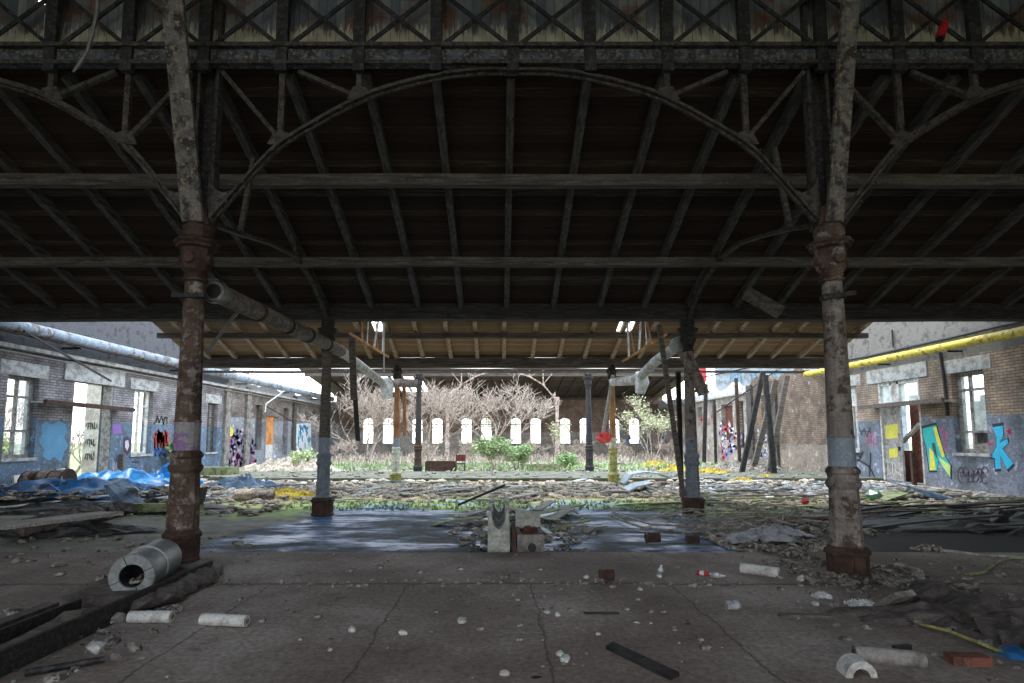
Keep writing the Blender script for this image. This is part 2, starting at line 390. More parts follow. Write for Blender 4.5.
# ================= camera, sky =================
cam = bpy.data.objects.new('camera', bpy.data.cameras.new('camera')); C.objects.link(cam)
cam.location = (0, 0, EYE); cam.rotation_euler = (math.pi/2 + PITCH, 0, 0)
cam.data.lens = F/1024*36; cam.data.sensor_width = 36; cam.data.clip_end = 400; cam.data.clip_start = .05
cam.data.shift_x = (512-CX)/1024; cam.data.shift_y = (PY-341.5)/1024
bpy.context.scene.camera = cam
sc = bpy.context.scene
w = bpy.data.worlds.new('sky'); sc.world = w; w.use_nodes = True; nt = w.node_tree
bg = nt.nodes['Background']; tc = nt.nodes.new('ShaderNodeTexCoord')
sx = nt.nodes.new('ShaderNodeSeparateXYZ'); nt.links.new(tc.outputs['Generated'], sx.inputs[0])
nz = noise(nt, tc.outputs['Generated'], 3, 5, .6)
f = math_(nt, 'ADD', sx.outputs[2], maprange(nt, nz, .3, .7, -.15, .15))
nt.links.new(ramp(nt, f, [(0, (1,.985,.97)), (.16, (.97,.98,1)), (.5, (.76,.87,1)), (.9, (.72,.85,1))]), bg.inputs[0])
bg.inputs[1].default_value = 4.0
sc.view_settings.view_transform = 'Standard'; sc.view_settings.look = 'None'; sc.view_settings.gamma = 1
sc.view_settings.use_curve_mapping = False; sc.view_settings.exposure = 0
sc.cycles.use_denoising = True; sc.cycles.max_bounces = 7; sc.cycles.diffuse_bounces = 5
sc.cycles.sample_clamp_indirect = 6
def lamp(name, kind, loc, target, energy, size=None, color=(1,1,1)):
    l = bpy.data.lights.new(name, kind); l.energy = energy; l.color = color
    o = bpy.data.objects.new(name, l); C.objects.link(o); o.location = loc
    o.rotation_euler = (V(target)-V(loc)).to_track_quat('-Z','Y').to_euler()
    if size: l.shape = 'RECTANGLE'; l.size, l.size_y = size
    return o
sun = lamp('sun', 'SUN', (-20, 30, 30), (-20+9, 30-2, 0), 3.2, None, (1,.95,.86)); sun.data.angle = math.radians(8)

# ================= ground and floor =================
MB().add([(-150,-60,-.25),(150,-60,-.25),(150,200,-.25),(-150,200,-.25)], [(0,1,2,3)]).build('ground', 'ground_out', kind='structure')
def floor_z(x, y):
    z = 0.0
    if y > 7.7: z = -.055
    h = math.sin(x*1.3+y*.7)*math.sin(y*.9-x*.4)
    return z + .006*h
m = MB(); xs = [-14.2 + i*.45 for i in range(64)]; ys = [-12+i*.5 for i in range(39)] + [7.5, 7.69, 7.71] + [8+i*.5 for i in range(30)] + [23+i for i in range(32)]
for y in ys:
    for x in xs: m.v.append((x, y, floor_z(x,y)))
nx = len(xs)
for j in range(len(ys)-1):
    for i in range(nx-1): m.f.append((j*nx+i, j*nx+i+1, (j+1)*nx+i+1, (j+1)*nx+i))
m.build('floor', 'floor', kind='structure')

# ================= walls =================
XL, XR, YB = -14.0, 13.9, 50.0
def side_wall(name, X, out, y0, y1, top, holes, mat, th=.42, z0=-.15, jag=0):
    """wall in a plane of constant X with real openings; out is the outward direction; top a number or f(y)"""
    cy = sorted({y0, y1} | {h[0] for h in holes} | {h[1] for h in holes} | {y0+(y1-y0)*i/24 for i in range(1,24)})
    cz = sorted({z0} | {h[2] for h in holes} | {h[3] for h in holes}); tf = top if callable(top) else (lambda y: top)
    m = MB(); xi, xo = X, X+out*th
    def inh(a, b, c, d):
        my, mz = (a+b)/2, (c+d)/2
        return any(h[0] <= my <= h[1] and h[2] <= mz <= h[3] for h in holes)
    for a, b in zip(cy, cy[1:]):
        zz = [z for z in cz] + [None]
        for c, d in zip(zz, zz[1:]):
            if d is None:
                ca, cb_ = tf(a), tf(b)
                m.hexa([(xi,a,c),(xo,a,c),(xo,b,c),(xi,b,c),(xi,a,ca),(xo,a,ca),(xo,b,cb_),(xi,b,cb_)])
            elif not inh(a,b,c,d):
                m.span(xi, xo, a, b, c, d)
    return m.build(name, mat, kind='structure')
def hole(X, x0, x1, y0, y1):
    a = atX(x0, (y0+y1)/2, X); b = atX(x1, (y0+y1)/2, X); xm = (x0+x1)/2
    return (min(a.y,b.y), max(a.y,b.y), atX(xm, y1, X).z, atX(xm, y0, X).z)
LW1 = hole(XL, 5, 37, 376, 458); LD = hole(XL, 70, 111, 383, 488); LW2 = hole(XL, 133, 152, 390, 454)
LW3 = hole(XL, 207, 217, 403, 452)
LD = (LD[0], LD[1], -.02, LD[3])
def niche(X, x0, x1, y0, y1): return hole(X, x0, x1, y0, y1)
LR = [niche(XL, 255, 262, 405, 450), hole(XL, 266, 278, 416, 458), niche(XL, 283, 288, 408, 455), niche(XL, 312, 316, 412, 450), niche(XL, 322, 325, 416, 450)]
RW1 = hole(XR, 953, 986, 371, 453); RD = hole(XR, 880, 922, 380, 487); RW2 = hole(XR, 846, 858, 386, 450)
RD = (RD[0], RD[1], -.02, RD[3])
RR = [niche(XR, 737.5, 744, 401, 448), niche(XR, 721.5, 733, 404, 440), niche(XR, 713, 717, 406, 445), niche(XR, 698, 702, 407, 420), niche(XR, 688, 691, 412, 440), niche(XR, 676, 679, 414, 440)]
YS = 26.2
def jtop(base_, amp, f=1.0):
    return lambda y: base_ + amp*(math.sin(y*1.7*f)*.5 + math.sin(y*4.1*f+1)*.3 + math.sin(y*9.3)*.2)
YSL = 29.3
side_wall('wall_left', XL, -1, 10.5, YSL, 6.2, [LW1, LD, LW2, (LW3[0],LW3[1],LW3[2],LW3[3])], 'wall_left')
side_wall('wall_left_ruin', XL, -1, YSL, YB+.4, jtop(4.55,.25), LR, 'wall_ruin_left')
side_wall('wall_right', XR, 1, 10.5, 23.6, 6.2, [RW1, RD, RW2], 'wall_right')
side_wall('wall_right_damp', XR, 1, 23.6, 31.6, jtop(4.6,.3), [hole(XR, 762, 766, 395, 440)], 'wall_right_rough')
side_wall('wall_right_ruin', XR, 1, 31.6, YB+.4, jtop(4.5,.35), RR, 'wall_ruin')
# unseen near ends of the side walls; only the left keeps openings, to shape the light
side_wall('wall_left_near', XL, -1, -12, 10.5, 9, [(y, y+1.6, 1.1, 3.4) for y in (-8, -3.5, 1)], 'wall_left')
side_wall('wall_right_near', XR, 1, -12, 10.5, 9, [], 'wall_right')
# back wall (far end): arched windows in pairs
def back_wall():
    m = MB(); ws = []
    for k in range(-3, 4):
        for d in (-10, 10):
            a = atY(476.5 + 49.4*k + d - 5.6, 430, YB).x; b = atY(476.5 + 49.4*k + d + 5.6, 430, YB).x
            if a > XL+.5 and b < XR-.5: ws.append((a, b))
    zb, zt = atY(500, 443.5, YB).z, atY(500, 418, YB).z
    def arch_top(x, a, b): 
        t = (x-(a+b)/2)/((b-a)/2); return zt - .22*(t*t)
    def col(x0, x1, z0a, z0b, z1):
        m.hexa([(x0,YB,z0a),(x1,YB,z0b),(x1,YB+.5,z0b),(x0,YB+.5,z0a),(x0,YB,z1),(x1,YB,z1),(x1,YB+.5,z1),(x0,YB+.5,z1)])
    x = XL-.4; top = 5.3
    for a, b in ws:
        col(x, a, -.15, -.15, top); col(a, b, -.15, -.15, zb)
        n = 6
        for i in range(n):
            p, q = a+(b-a)*i/n, a+(b-a)*(i+1)/n
            col(p, q, arch_top(p,a,b), arch_top(q,a,b), top)
        x = b
    col(x, XR+.4, -.15, -.15, top)
    m.build('wall_back', 'wall_back', kind='structure')
    return ws, zb, zt
WS, WZB, WZT = back_wall()
for i, (a, b) in enumerate(WS):
    w_ = MB(); w_.span(a, a+.06, YB+.2, YB+.26, WZB, WZT-.15); w_.span(b-.06, b, YB+.2, YB+.26, WZB, WZT-.15)
    w_.span(a+.06, b-.06, YB+.2, YB+.26, WZB+1.62, WZB+1.70); w_.span((a+b)/2-.03, (a+b)/2+.03, YB+.2, YB+.26, WZB+1.7, WZT-.02)
    w_.span(a-.08, b+.08, YB-.06, YB+.1, WZB-.1, WZB)
    w_.build('window_%d' % (i+10), 'frame', kind='structure')

# ---- side windows: timber frames with glazing bars
def side_window(name, X, out, h, bars_y, bars_z, mat='frame', lean=0, glass=(), t=.07, mats=None):
    y0, y1, z0, z1 = h; xc = X + out*.22; w_ = MB()
    e = thing(name, (xc, y0, z0), 'window', 'window'); del e['label']; del e['category']; e['kind'] = 'structure'
    w_.span(xc-.05, xc+.05, y0, y0+t, z0, z1); w_.span(xc-.05, xc+.05, y1-t, y1, z0, z1)
    w_.span(xc-.05, xc+.05, y0+t, y1-t, z0, z0+t); w_.span(xc-.05, xc+.05, y0+t, y1-t, z1-t, z1)
    w_.build('window_frame', mat, e)
    yy = [y0+t] + [y0+(y1-y0)*b for b in bars_y] + [y1-t]; zz = [z0+t] + [z0+(z1-z0)*b for b in bars_z] + [z1-t]
    for b in bars_y: MB().span(xc-.04, xc+.04, y0+(y1-y0)*b-.035, y0+(y1-y0)*b+.035, z0+t, z1-t).build('mullion', mat, e)
    for b in bars_z: MB().span(xc-.045, xc+.045, y0+t, y1-t, z0+(z1-z0)*b-.035, z0+(z1-z0)*b+.035).build('transom', mat, e)
    for i, j in glass:
        MB().span(xc-.006, xc+.006, yy[i], yy[i+1], zz[j], zz[j+1]).build('pane', 'glass', e)
    MB().span(X-out*.06, X+out*.25, y0-.08, y1+.08, z0-.09, z0).build('sill', 'lintel', e)
    MB().span(X-out*.02, X+out*.1, y0-.3, y1+.3, z1, z1+.42).build('lintel', 'lintel', e)
    return e
side_window('window_1', XL, -1, LW1, (.5,), (.33,.75), 'frame', glass=((1,0),(1,1),(1,2)), t=.1)
side_window('window_2', XL, -1, LW2, (.5,), (.75,), 'frame_white', glass=((0,1),))
side_window('window_3', XL, -1, LW3, (.5,), (.7,), 'frame_dark')
e = side_window('window_4', XR, 1, RW1, (.6,), (.26,.78), 'frame', glass=((1,0),(1,1),(1,2),(0,1)), t=.12)
side_window('window_5', XR, 1, RW2, (.5,), (.7,), 'frame_white', glass=((0,1),(1,1),(0,0)))
# casement leaf hanging open in window_4
y0,y1,z0,z1 = RW1
MB().beam((XR+.3, y0+.55, z0+.3), (XR+.75, y0+.75, z0+1.75), .05, .5, (0,1,0)).build('casement', 'frame_dark', e)

# ---- doorways
def lintel_over(e, X, out, h, dz=.42): MB().span(X-out*.05, X+out*.14, h[0]-.45, h[1]+.5, h[3], h[3]+dz).build('lintel', 'lintel', e)
e = thing('door_1', (XL, LD[0], 0), 'x', 'x'); del e['label']; del e['category']; e['kind'] = 'structure'
lintel_over(e, XL, -1, LD, .6)
w_ = MB(); w_.span(XL-.02, XL-.3, LD[0]-.0, LD[0]+.08, 0, LD[3]); w_.span(XL-.02, XL-.3, LD[1]-.10, LD[1], 0, LD[3]); w_.build('door_frame', 'frame', e)
# cream jamb wall seen through the doorway, with scribbles
MB().span(XL-.42, XL-.95, LD[1]-.05, LD[1]+.15, -.1, 4.4).build('wall_lobby', 'cream', kind='structure')
e = thing('door_2', (XR, RD[0], 0), 'x', 'x'); del e['label']; del e['category']; e['kind'] = 'structure'
lintel_over(e, XR, 1, RD, .5)
w_ = MB(); w_.span(XR+.02, XR+.3, RD[0], RD[0]+.1, 0, RD[3]); w_.span(XR+.02, XR+.3, RD[1]-.1, RD[1], 0, RD[3])
ym = RD[0]+(RD[1]-RD[0])*.52; zt = 2.62
w_.span(XR+.05, XR+.25, RD[0]+.1, RD[1]-.1, zt, zt+.1); w_.span(XR+.05, XR+.25, ym-.05, ym+.05, zt+.1, RD[3]); w_.span(XR+.05, XR+.25, ym+.32, ym+.4, zt+.1, RD[3])
w_.span(XR+.05, XR+.25, RD[0]+.1, RD[1]-.1, RD[3]-.12, RD[3]); w_.build('door_frame', 'frame_white', e)
MB().span(XR+.12, XR+.14, RD[0]+.1, ym-.05, zt+.1, RD[3]-.12).build('pane', 'glass', e)
MB().span(XR+.12, XR+.14, ym+.4, RD[1]-.1, zt+.1, RD[3]-.12).build('pane', 'glass', e)
lf = MB().span(XR+.08, XR+.15, ym+.02, RD[1]-.1, 0, zt).build('door_leaf', 'door_grey', e)
MB().span(XR+.04, XR+.08, ym+.1, ym+.16, 1.05, 1.2).build('handle', 'dark_iron', lf)
# low brick wall standing outside the right doorway
m = MB(); m.span(XR+.6, XR+.9, 18.6, 21.8, -.2, 1.05); m.span(XR+.6, XR+.9, 19.75, 20.15, 1.05, 3.0); m.build('wall_porch', 'brick_red', kind='structure')
MB().span(XR+2.3, XR+2.5, 16.2, 19.6, -.2, 2.75).build('wall_shed', 'frame', kind='structure')
# orange door in the left ruin
h = LR[1]
e = thing('door_3', (XL, h[0], 0), 'x', 'x'); del e['label']; del e['category']; e['kind'] = 'structure'
lf = MB().span(XL-.15, XL-.2, h[0]+.05, h[1]-.4, h[3]-1.75, h[3]).build('door_leaf', 'door_orange', e)
MB().span(XL-.15, XL-.2, h[0]+.05, h[1]-.4, h[2], h[3]-1.75).build('lower_leaf', 'frame_white', e)
# brick backing inside the blind niches
for i, h in enumerate(LR[:1]+LR[2:]): MB().span(XL-.30, XL-.42, h[0], h[1], h[2], h[3]).build('trim_%d' % (i+20), 'wood' if i == 0 else 'brick_red', kind='structure')
for i, h in enumerate(RR[:4]): MB().span(XR+.30, XR+.42, h[0], h[1], h[2], h[3]-.05).build('trim_%d' % (i+30), ('frame_dark','brick_red','frame_dark','concrete')[i], kind='structure')
# pilasters and cornices
m = MB()
for i, px in enumerate((225, 246, 293)):
    y = atX(px, 430, XL).y; MB().span(XL, XL+.14, y-.25, y+.25, -.1, 4.3).build('trim_%d' % (i+1), 'concrete' if i != 2 else 'frame_dark', kind='structure')
for i, px in enumerate((752, 776)):
    y = atX(px, 430, XR).y; MB().span(XR, XR-.14, y-.3, y+.3, -.1, 4.4).build('trim_%d' % (i+5), 'frame_dark', kind='structure')
MB().span(XL, XL+.22, 10.5, YB, 4.05, 4.16).build('trim_8', 'lintel', kind='structure')
MB().span(XR, XR-.16, 31.6, YB, 4.0, 4.1).build('trim_9', 'lintel', kind='structure')

# ================= roofs =================
Y1, Y2, Y3, Y4, Y5 = 6.56, 11.7, 19.8, 25.1, 39.0
def roof(name, ya, za, yb, zb, mat, x0=XL-.4, x1=XR+.4, holes=(), t=.06):
    """sloping boarded roof from (ya,za) to (yb,zb) with openings (x0,x1,f0,f1)"""
    cx = sorted({x0,x1} | {h[0] for h in holes} | {h[1] for h in holes}); cf = sorted({0.,1.} | {h[2] for h in holes} | {h[3] for h in holes}); m = MB()
    for a, b in zip(cx, cx[1:]):
        for c, d in zip(cf, cf[1:]):
            if any(h[0] <= (a+b)/2 <= h[1] and h[2] <= (c+d)/2 <= h[3] for h in holes): continue
            p = [(x, ya+(yb-ya)*f, za+(zb-za)*f) for x, f in ((a,c),(b,c),(b,d),(a,d))]
            m.hexa(p + [(x,y,z+t) for x,y,z in p])
    return m.build(name, mat, kind='structure')
ZA, ZB2 = 6.16, 4.28     # near slope: from the clerestory down to the second column row
YA = 6.72
def zr(y): return ZA + (ZB2-ZA)*(y-YA)/(Y2-YA)
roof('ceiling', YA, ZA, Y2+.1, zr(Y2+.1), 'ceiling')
ZM, YM = 5.75, 15.7
def zr2(y): return ZM + (4.36-ZM)*(y-YM)/(Y3-YM)
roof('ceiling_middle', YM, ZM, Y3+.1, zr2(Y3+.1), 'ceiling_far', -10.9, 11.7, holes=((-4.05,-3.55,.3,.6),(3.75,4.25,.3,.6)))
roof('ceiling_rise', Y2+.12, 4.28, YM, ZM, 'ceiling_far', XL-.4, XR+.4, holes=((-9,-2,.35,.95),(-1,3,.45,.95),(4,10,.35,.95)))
roof('ceiling_back', 40.5, 6.4, YB+.2, 5.1, 'ceiling_back', XL-.4, XR+.4, holes=((-9.5,-6,.1,.8),))
# the nave over the camera: boarding with an opening added out of view to light the foreground, its clerestory wall stands on the girder
roof('ceiling_nave', -12.2, 8.6, YA-.02, 8.6, 'ceiling', holes=((-6.5,2.2,.38,.63),))
roof('ceiling_far_side', -12.2, 8.6, -12.3, 8.65, 'ceiling')
MB().span(XL, XR, -12.4, -12.2, 4.6, 8.6).build('wall_front', 'wall_back', kind='structure')
# clerestory boards with two knocked-out slits
m = MB(); yb = 6.70; z0, z1 = 6.14, 8.6; bw = .115; k0 = int(XL/bw)-3
slit = {round(atY(38,7,yb).x/bw - .5): (6.95, .16), round(atY(46,28,yb).x/bw - .5): (6.66, .2)}
for k in range(k0, int(XR/bw)+3):
    if k in slit:
        zc, hh = slit[k][0], slit[k][1]
        m.span(k*bw, (k+1)*bw, yb, yb+.03, z0, zc); m.span(k*bw, (k+1)*bw, yb, yb+.03, zc+hh, z1)
    else: m.span(k*bw, (k+1)*bw, yb, yb+.03, z0, z1)
m.build('wall_clerestory', 'boards', kind='structure')

# ---- rafters, purlins, beams
XC = .16
def rafter_at(k, ya, yb, zf, mat, name, dx=0):
    x = XC + .9375*k + dx; p = V((x, ya, zf(ya)-.075)); q = V((x, yb, zf(yb)-.075))
    return p, q
grp = {'rafter': 'rafters of the near roof slope', 'rafter2': 'rafters of the middle roof slope'}
for k in range(-15, 15):
    p, q = rafter_at(k, YA+.06, Y2-.1, zr, 'rafter', 'rafter')
    jx = R.uniform(-.04,.04); p.x += jx; q.x += jx
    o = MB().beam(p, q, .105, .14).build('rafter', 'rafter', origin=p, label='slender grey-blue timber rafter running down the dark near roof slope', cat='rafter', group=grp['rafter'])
for k in range(-11, 13):
    p, q = rafter_at(k, YM+.1, Y3-.1, zr2, 'rafter', 'rafter')
    jx = R.uniform(-.06,.06); p.x += jx; q.x += jx
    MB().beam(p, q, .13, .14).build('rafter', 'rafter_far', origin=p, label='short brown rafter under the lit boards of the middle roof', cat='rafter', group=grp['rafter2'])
for k in range(-14, 15):
    x = XC+.9375*k
    p, q = V((x, 40.7, 6.4-.12)), V((x, YB-.1, 5.12-.1))
    MB().beam(p, q, .11, .14).build('rafter', 'beam_far', origin=p, label='dark rafter of the farthest roof, sloping down to the back wall', cat='rafter', group='rafters of the farthest roof')
def long_beam(name, y, z, w_, h, mat, label, cat, x0=XL, x1=XR, sag=0.0):
    pts = [(x0+(x1-x0)*i/24, y+.006*math.sin(i*2.1), z + sag*math.sin(i*1.3)) for i in range(25)]
    return MB().strip(pts, w_, h, (0,1,0)).build(name, mat, label=label, cat=cat, origin=(XC,y,z))
def pur(py, px=510): 
    for i in range(200):
        y = 6.8+i*.03
        if zr(y)-.262 <= atY(px, py, y).z: return y, zr(y)-.262
yy, zz = pur(180.5); long_beam('purlin', yy, zz, .14, .17, 'purlin', 'upper of the two long dusty purlins crossing the near roof, level with the arch springings', 'purlin', sag=.006)
yy, zz = pur(261.5); long_beam('purlin', yy, zz, .14, .15, 'purlin', 'lower of the two long dusty purlins crossing the near roof, level with the column capitals', 'purlin', sag=.006)
long_beam('roof_beam', Y2, 4.06, .26, .24, 'beam_dark', 'heavy soot-dark timber beam carried by the second row of columns', 'beam', sag=.008)
long_beam('roof_beam', Y2-.05, 4.235, .12, .09, 'beam_dark', 'thin dark plate lying on top of the heavy beam over the second column row', 'beam', sag=.004)
long_beam('purlin', 17.9, zr2(17.9)-.26, .14, .16, 'beam_far', 'brown purlin under the middle roof, above the third row beam', 'purlin', -10.9, 11.7, sag=.012)
long_beam('roof_beam', Y3, 4.12, .24, .36, 'purlin', 'brown timber beam over the third column row where the middle roof ends', 'beam', -10.9, 11.7, sag=.01)
long_beam('roof_beam', Y4, 4.42, .14, .10, 'beam_dark', 'thin dark beam over the fourth column row with open sky above it', 'beam', sag=.01)
long_beam('roof_beam', 40.6, 6.05, .3, .3, 'beam_far', 'distant dark beam at the front edge of the farthest roof', 'beam')
long_beam('roof_beam', YB-.15, 5.0, .2, .3, 'beam_far', 'distant wall plate on top of the back wall under the farthest roof', 'beam', XL+.1, XR-.1)

# ================= columns =================
def column(X, Y, zb, rb, mats, label, zt=4.0, detail=True, scale=1.0):
    """octagonal cast-iron column: plinth, base, lower shaft, band, collar, upper shaft, neck ring, capital, abacus"""
    e = thing('cast_iron_column', (X, Y, zb), label, 'column'); s = scale; c = (X, Y, zb); H = zt-zb
    def L(prof, name, mat, n=8, parent=e, rot=None):
        return MB().lathe([(r*s, z) for r, z in prof], c, n, rot).build(name, mat, parent)
    rb /= s; b = L([(rb,0),(rb,.03),(rb*.94,.05),(rb*.94,.26),(rb*1.04,.27),(rb*1.04,.31),(rb*.9,.34),(rb*.86,.36)], 'base', mats[0])
    if detail:
        for k in range(8):
            t = k*math.pi/4; m = MB(); d = V((math.cos(t), math.sin(t), 0)); q = V((-math.sin(t), math.cos(t), 0)); o = V(c)
            r0 = rb*.94*s*math.cos(math.pi/8)
            m.hexa([o+d*(r0-.01)+q*a+V((0,0,z)) for z, a_ in ((.08,.055),(.23,.055)) for a in ()] or
                   [o+d*(r0+dd)+q*a*s+V((0,0,z)) for z in (.07,.24) for dd, a in ((-.01,-.045),(.012,-.045),(.012,.045),(-.01,.045))])
            m.build('base_panel', mats[0], b)
    L([(rb*.86,.36),(.168,.40),(.165,.58),(.165,.63),(.18,.64),(.18,.665),(.160,.68),(.152,.98)], 'lower_shaft', mats[1])
    L([(.152,.98),(.182,1.02),(.19,1.06),(.162,1.09),(.162,1.15),(.182,1.17),(.182,1.20),(.145,1.24)], 'collar', mats[1], 12)
    L([(.140,1.24),(.138,1.56)], 'painted_band', mats[2], 16)
    L([(.145,1.56),(.147,1.575),(.136,1.59),(.108,H-.68)], 'upper_shaft', mats[3], 16)
    L([(.108,H-.68),(.132,H-.67),(.138,H-.64),(.118,H-.615),(.13,H-.59),(.11,H-.57)], 'neck_ring', mats[4], 16)
    cp = L([(.12,H-.57),(.15,H-.53),(.165,H-.47),(.17,H-.36),(.18,H-.29)], 'capital', mats[4], 8)
    if detail:
        for k in range(4):
            t = k*math.pi/2; d = V((math.cos(t), math.sin(t), 0)); o = V(c)+d*(.15*s)+V((0,0,H-.42))
            m = MB().tube([o, o+d*.035*s], [.075*s,.06*s], 12); m.build('medallion', mats[4], cp)
    L([(.175,H-.29),(.225,H-.27),(.225,H-.245),(.25,H-.22),(.25,H-.195),(.2,H-.18)], 'abacus', mats[4], 8)
    if detail and Y == Y1:
        tz = .03 if X > 0 else 0; MB().beam((X-.19,Y-.13,zb+H-.86-tz), (X+.19,Y-.13,zb+H-.86+tz), .03,.05).build('clamp_bar', 'dark_iron', e); MB().lathe([(.135,-.03),(.135,.03)], (X,Y,zb+H-.86), 16).build('clamp_ring', 'dark_iron', e)
    L([(.13,H-.18),(.165,H-.14),(.175,H-.06),(.15,H)], 'head_bowl', mats[4], 12)
    return e
C1, C2 = XC-3.75, XC+3.75
column(C1, Y1, .12, .195, ('rust','rust_column','purple_band','rust_column','rust'), 'rust-brown iron column in the near row on the raised curb, beside the grey duct drum')
column(C2, Y1, -.06, .225, ('rust','peel_column','pale_blue_band','peel_column','rust_column'), 'near iron column with flaking grey paint and a pale blue band, rubble around its foot')
column(C1, Y2, -.05, .225, ('rust','grey_blue_paint','pale_blue_band','wood','beam_dark'), 'second-row column with a rusty foot and grey-blue lower shaft, under the brown lagged duct', 3.96, scale=.82)
column(C2, Y2, -.05, .225, ('rust','grey_blue_paint','grey_blue_paint','peel_column','beam_dark'), 'second-row column with grey-blue shaft and a timber prop leaning on it', 3.96, scale=.85)
column(C1, Y3, -.05, .2, ('yellow_green','white_green','pale_blue_band','orange_rust','beam_dark'), 'third-row column with orange-brown upper shaft and mossy base, near the dark trough', 4.04, scale=.85)
column(C2, Y3, -.05, .2, ('yellow_green','yellow_green','white_green','orange_rust','beam_dark'), 'third-row column with orange rusted shaft and yellow-green foot, beside the red cloth bundle', 4.04, scale=.85)
DK = ('dark_iron',)*5
column(C1, Y4, -.05, .21, ('dark_iron','rust','rust','beam_dark','beam_dark'), 'slim dark fourth-row column standing beside the dark steel trough', 4.37, False)
column(C2, Y4, -.05, .21, DK, 'slim black fourth-row column right of the low concrete planter', 4.37, False)
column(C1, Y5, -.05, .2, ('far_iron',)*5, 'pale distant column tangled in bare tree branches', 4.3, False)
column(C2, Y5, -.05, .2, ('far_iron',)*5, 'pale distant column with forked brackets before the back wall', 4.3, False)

# ================= near truss =================
SPR = 4.12   # springing height
ZC = 6.03    # underside of the bottom chord
def arch_z(u): 
    """u = 0 at the crown .. 1 at the springing"""
    pts = [(0,5.80),(.25,5.76),(.5,5.42),(.75,4.98),(.875,4.62),(1,4.12)]
    return None
APX = [(512,72),(481,72),(439,77),(383,91),(351,104.5),(316,123.5),(281,145),(258,167),(235,193),(211,220)]
ARC = [(abs(atY(x, y, Y1).x - XC), atY(x, y, Y1).z) for x, y in APX]
def arc_z(d):
    for (a, za), (b, zb) in zip(ARC, ARC[1:]):
        if a <= d <= b: return za + (zb-za)*(d-a)/(b-a)
    return ARC[0][1] if d < ARC[0][0] else ARC[-1][1]
def arch_truss(cx, Y, label, top=None, mats=('truss_iron','chord'), dz=0, half=None, sc_=1):
    e = thing('arch_truss', (cx, Y, ARC[-1][1]+dz), label, 'roof truss')
    pts = [V((cx + s*d*sc_, Y, z+dz)) for s, arr in ((-1, list(reversed(ARC))), (1, ARC)) for d, z in arr if not (s == 1 and d < .1)]
    # smooth the rib
    sm = []
    for i in range(len(pts)-1):
        p0, p1, p2, p3 = pts[max(i-1,0)], pts[i], pts[i+1], pts[min(i+2,len(pts)-1)]
        for t in (0,.33,.66):
            sm.append(.5*((2*p1)+(-p0+p2)*t+(2*p0-5*p1+4*p2-p3)*t*t+(-p0+3*p1-3*p2+p3)*t**3))
    sm.append(pts[-1])
    rb = MB(); rb.strip(sm, .13, .022, (0,1,0)); rb.strip([p+V((0,0,-.024)) for p in sm], .022, .035, (0,1,0)); rb.strip([p+V((0,0,.042)) for p in sm], .022, .05, (0,1,0))
    rb.build('arch_rib', mats[0], e)
    rv = MB()
    for p in sm[::2]: rv.box(p+V((.04,-.07,-.01)), (.022,.02,.022))
    rv.build('rivets', mats[0], e, kind='stuff')
    for s in (-1, 1):
        for k in (1, 2, 3):
            x = cx+s*k*.9375*sc_; za = arc_z(k*.9375)+dz
            if k > 1: MB().beam((x, Y, za+.02), (x, Y, ZC+.02+dz), .07, .05, (0,1,0)).build('post', mats[0], e)
            if k > 1:
                MB().beam((x-s*.03, Y+.03, za+.04), (x+s*.9375*.8*sc_, Y+.03, ZC-.06+dz), .05, .065, (0,1,0)).build('diagonal', mats[0], e)
                g = V((x+s*.02, Y-.02, za+.02)); MB().prism([g+V((-.13,0,.13 if s > 0 else 0)), g+V((-.1,0,-.01)), g+V((.1,0,-.01)), g+V((.13,0,0 if s > 0 else .13)), g+V((.05,0,.16)), g+V((-.05,0,.16))], (0,.02,0)).build('gusset', mats[0], e)
        # curved web plate at the springing
        xs_ = cx+s*3.75*sc_; w_ = []
        inner = [(.10,.55),(.13,.42),(.19,.34),(.28,.30),(.40,.34)]
        outer = [(d_, None) for d_ in (.42,.3,.2,.1,.06)]
        P = [V((xs_-s*a, Y-.01, SPR+b+dz)) for a, b in inner]
        Q = [V((xs_-s*a, Y-.01, arc_z(3.75-a)+.02+dz)) for a in (.42,.3,.2,.1)]
        MB().prism(P+Q, (0,.02,0)).build('web_plate', mats[0], e)
    if top: pass
    return e
e = arch_truss(XC, Y1, 'central riveted iron arch truss spanning between the two near columns')
arch_truss(XC-7.5, Y1, 'left side iron arch truss running from the rust-brown near column out of the left edge')
arch_truss(XC+7.5, Y1, 'right side iron arch truss running from the grey near column out of the right edge')
arch_truss(XC, Y5, 'pale distant arch truss with forked brackets before the farthest roof', mats=('far_iron','far_iron'), dz=.1)
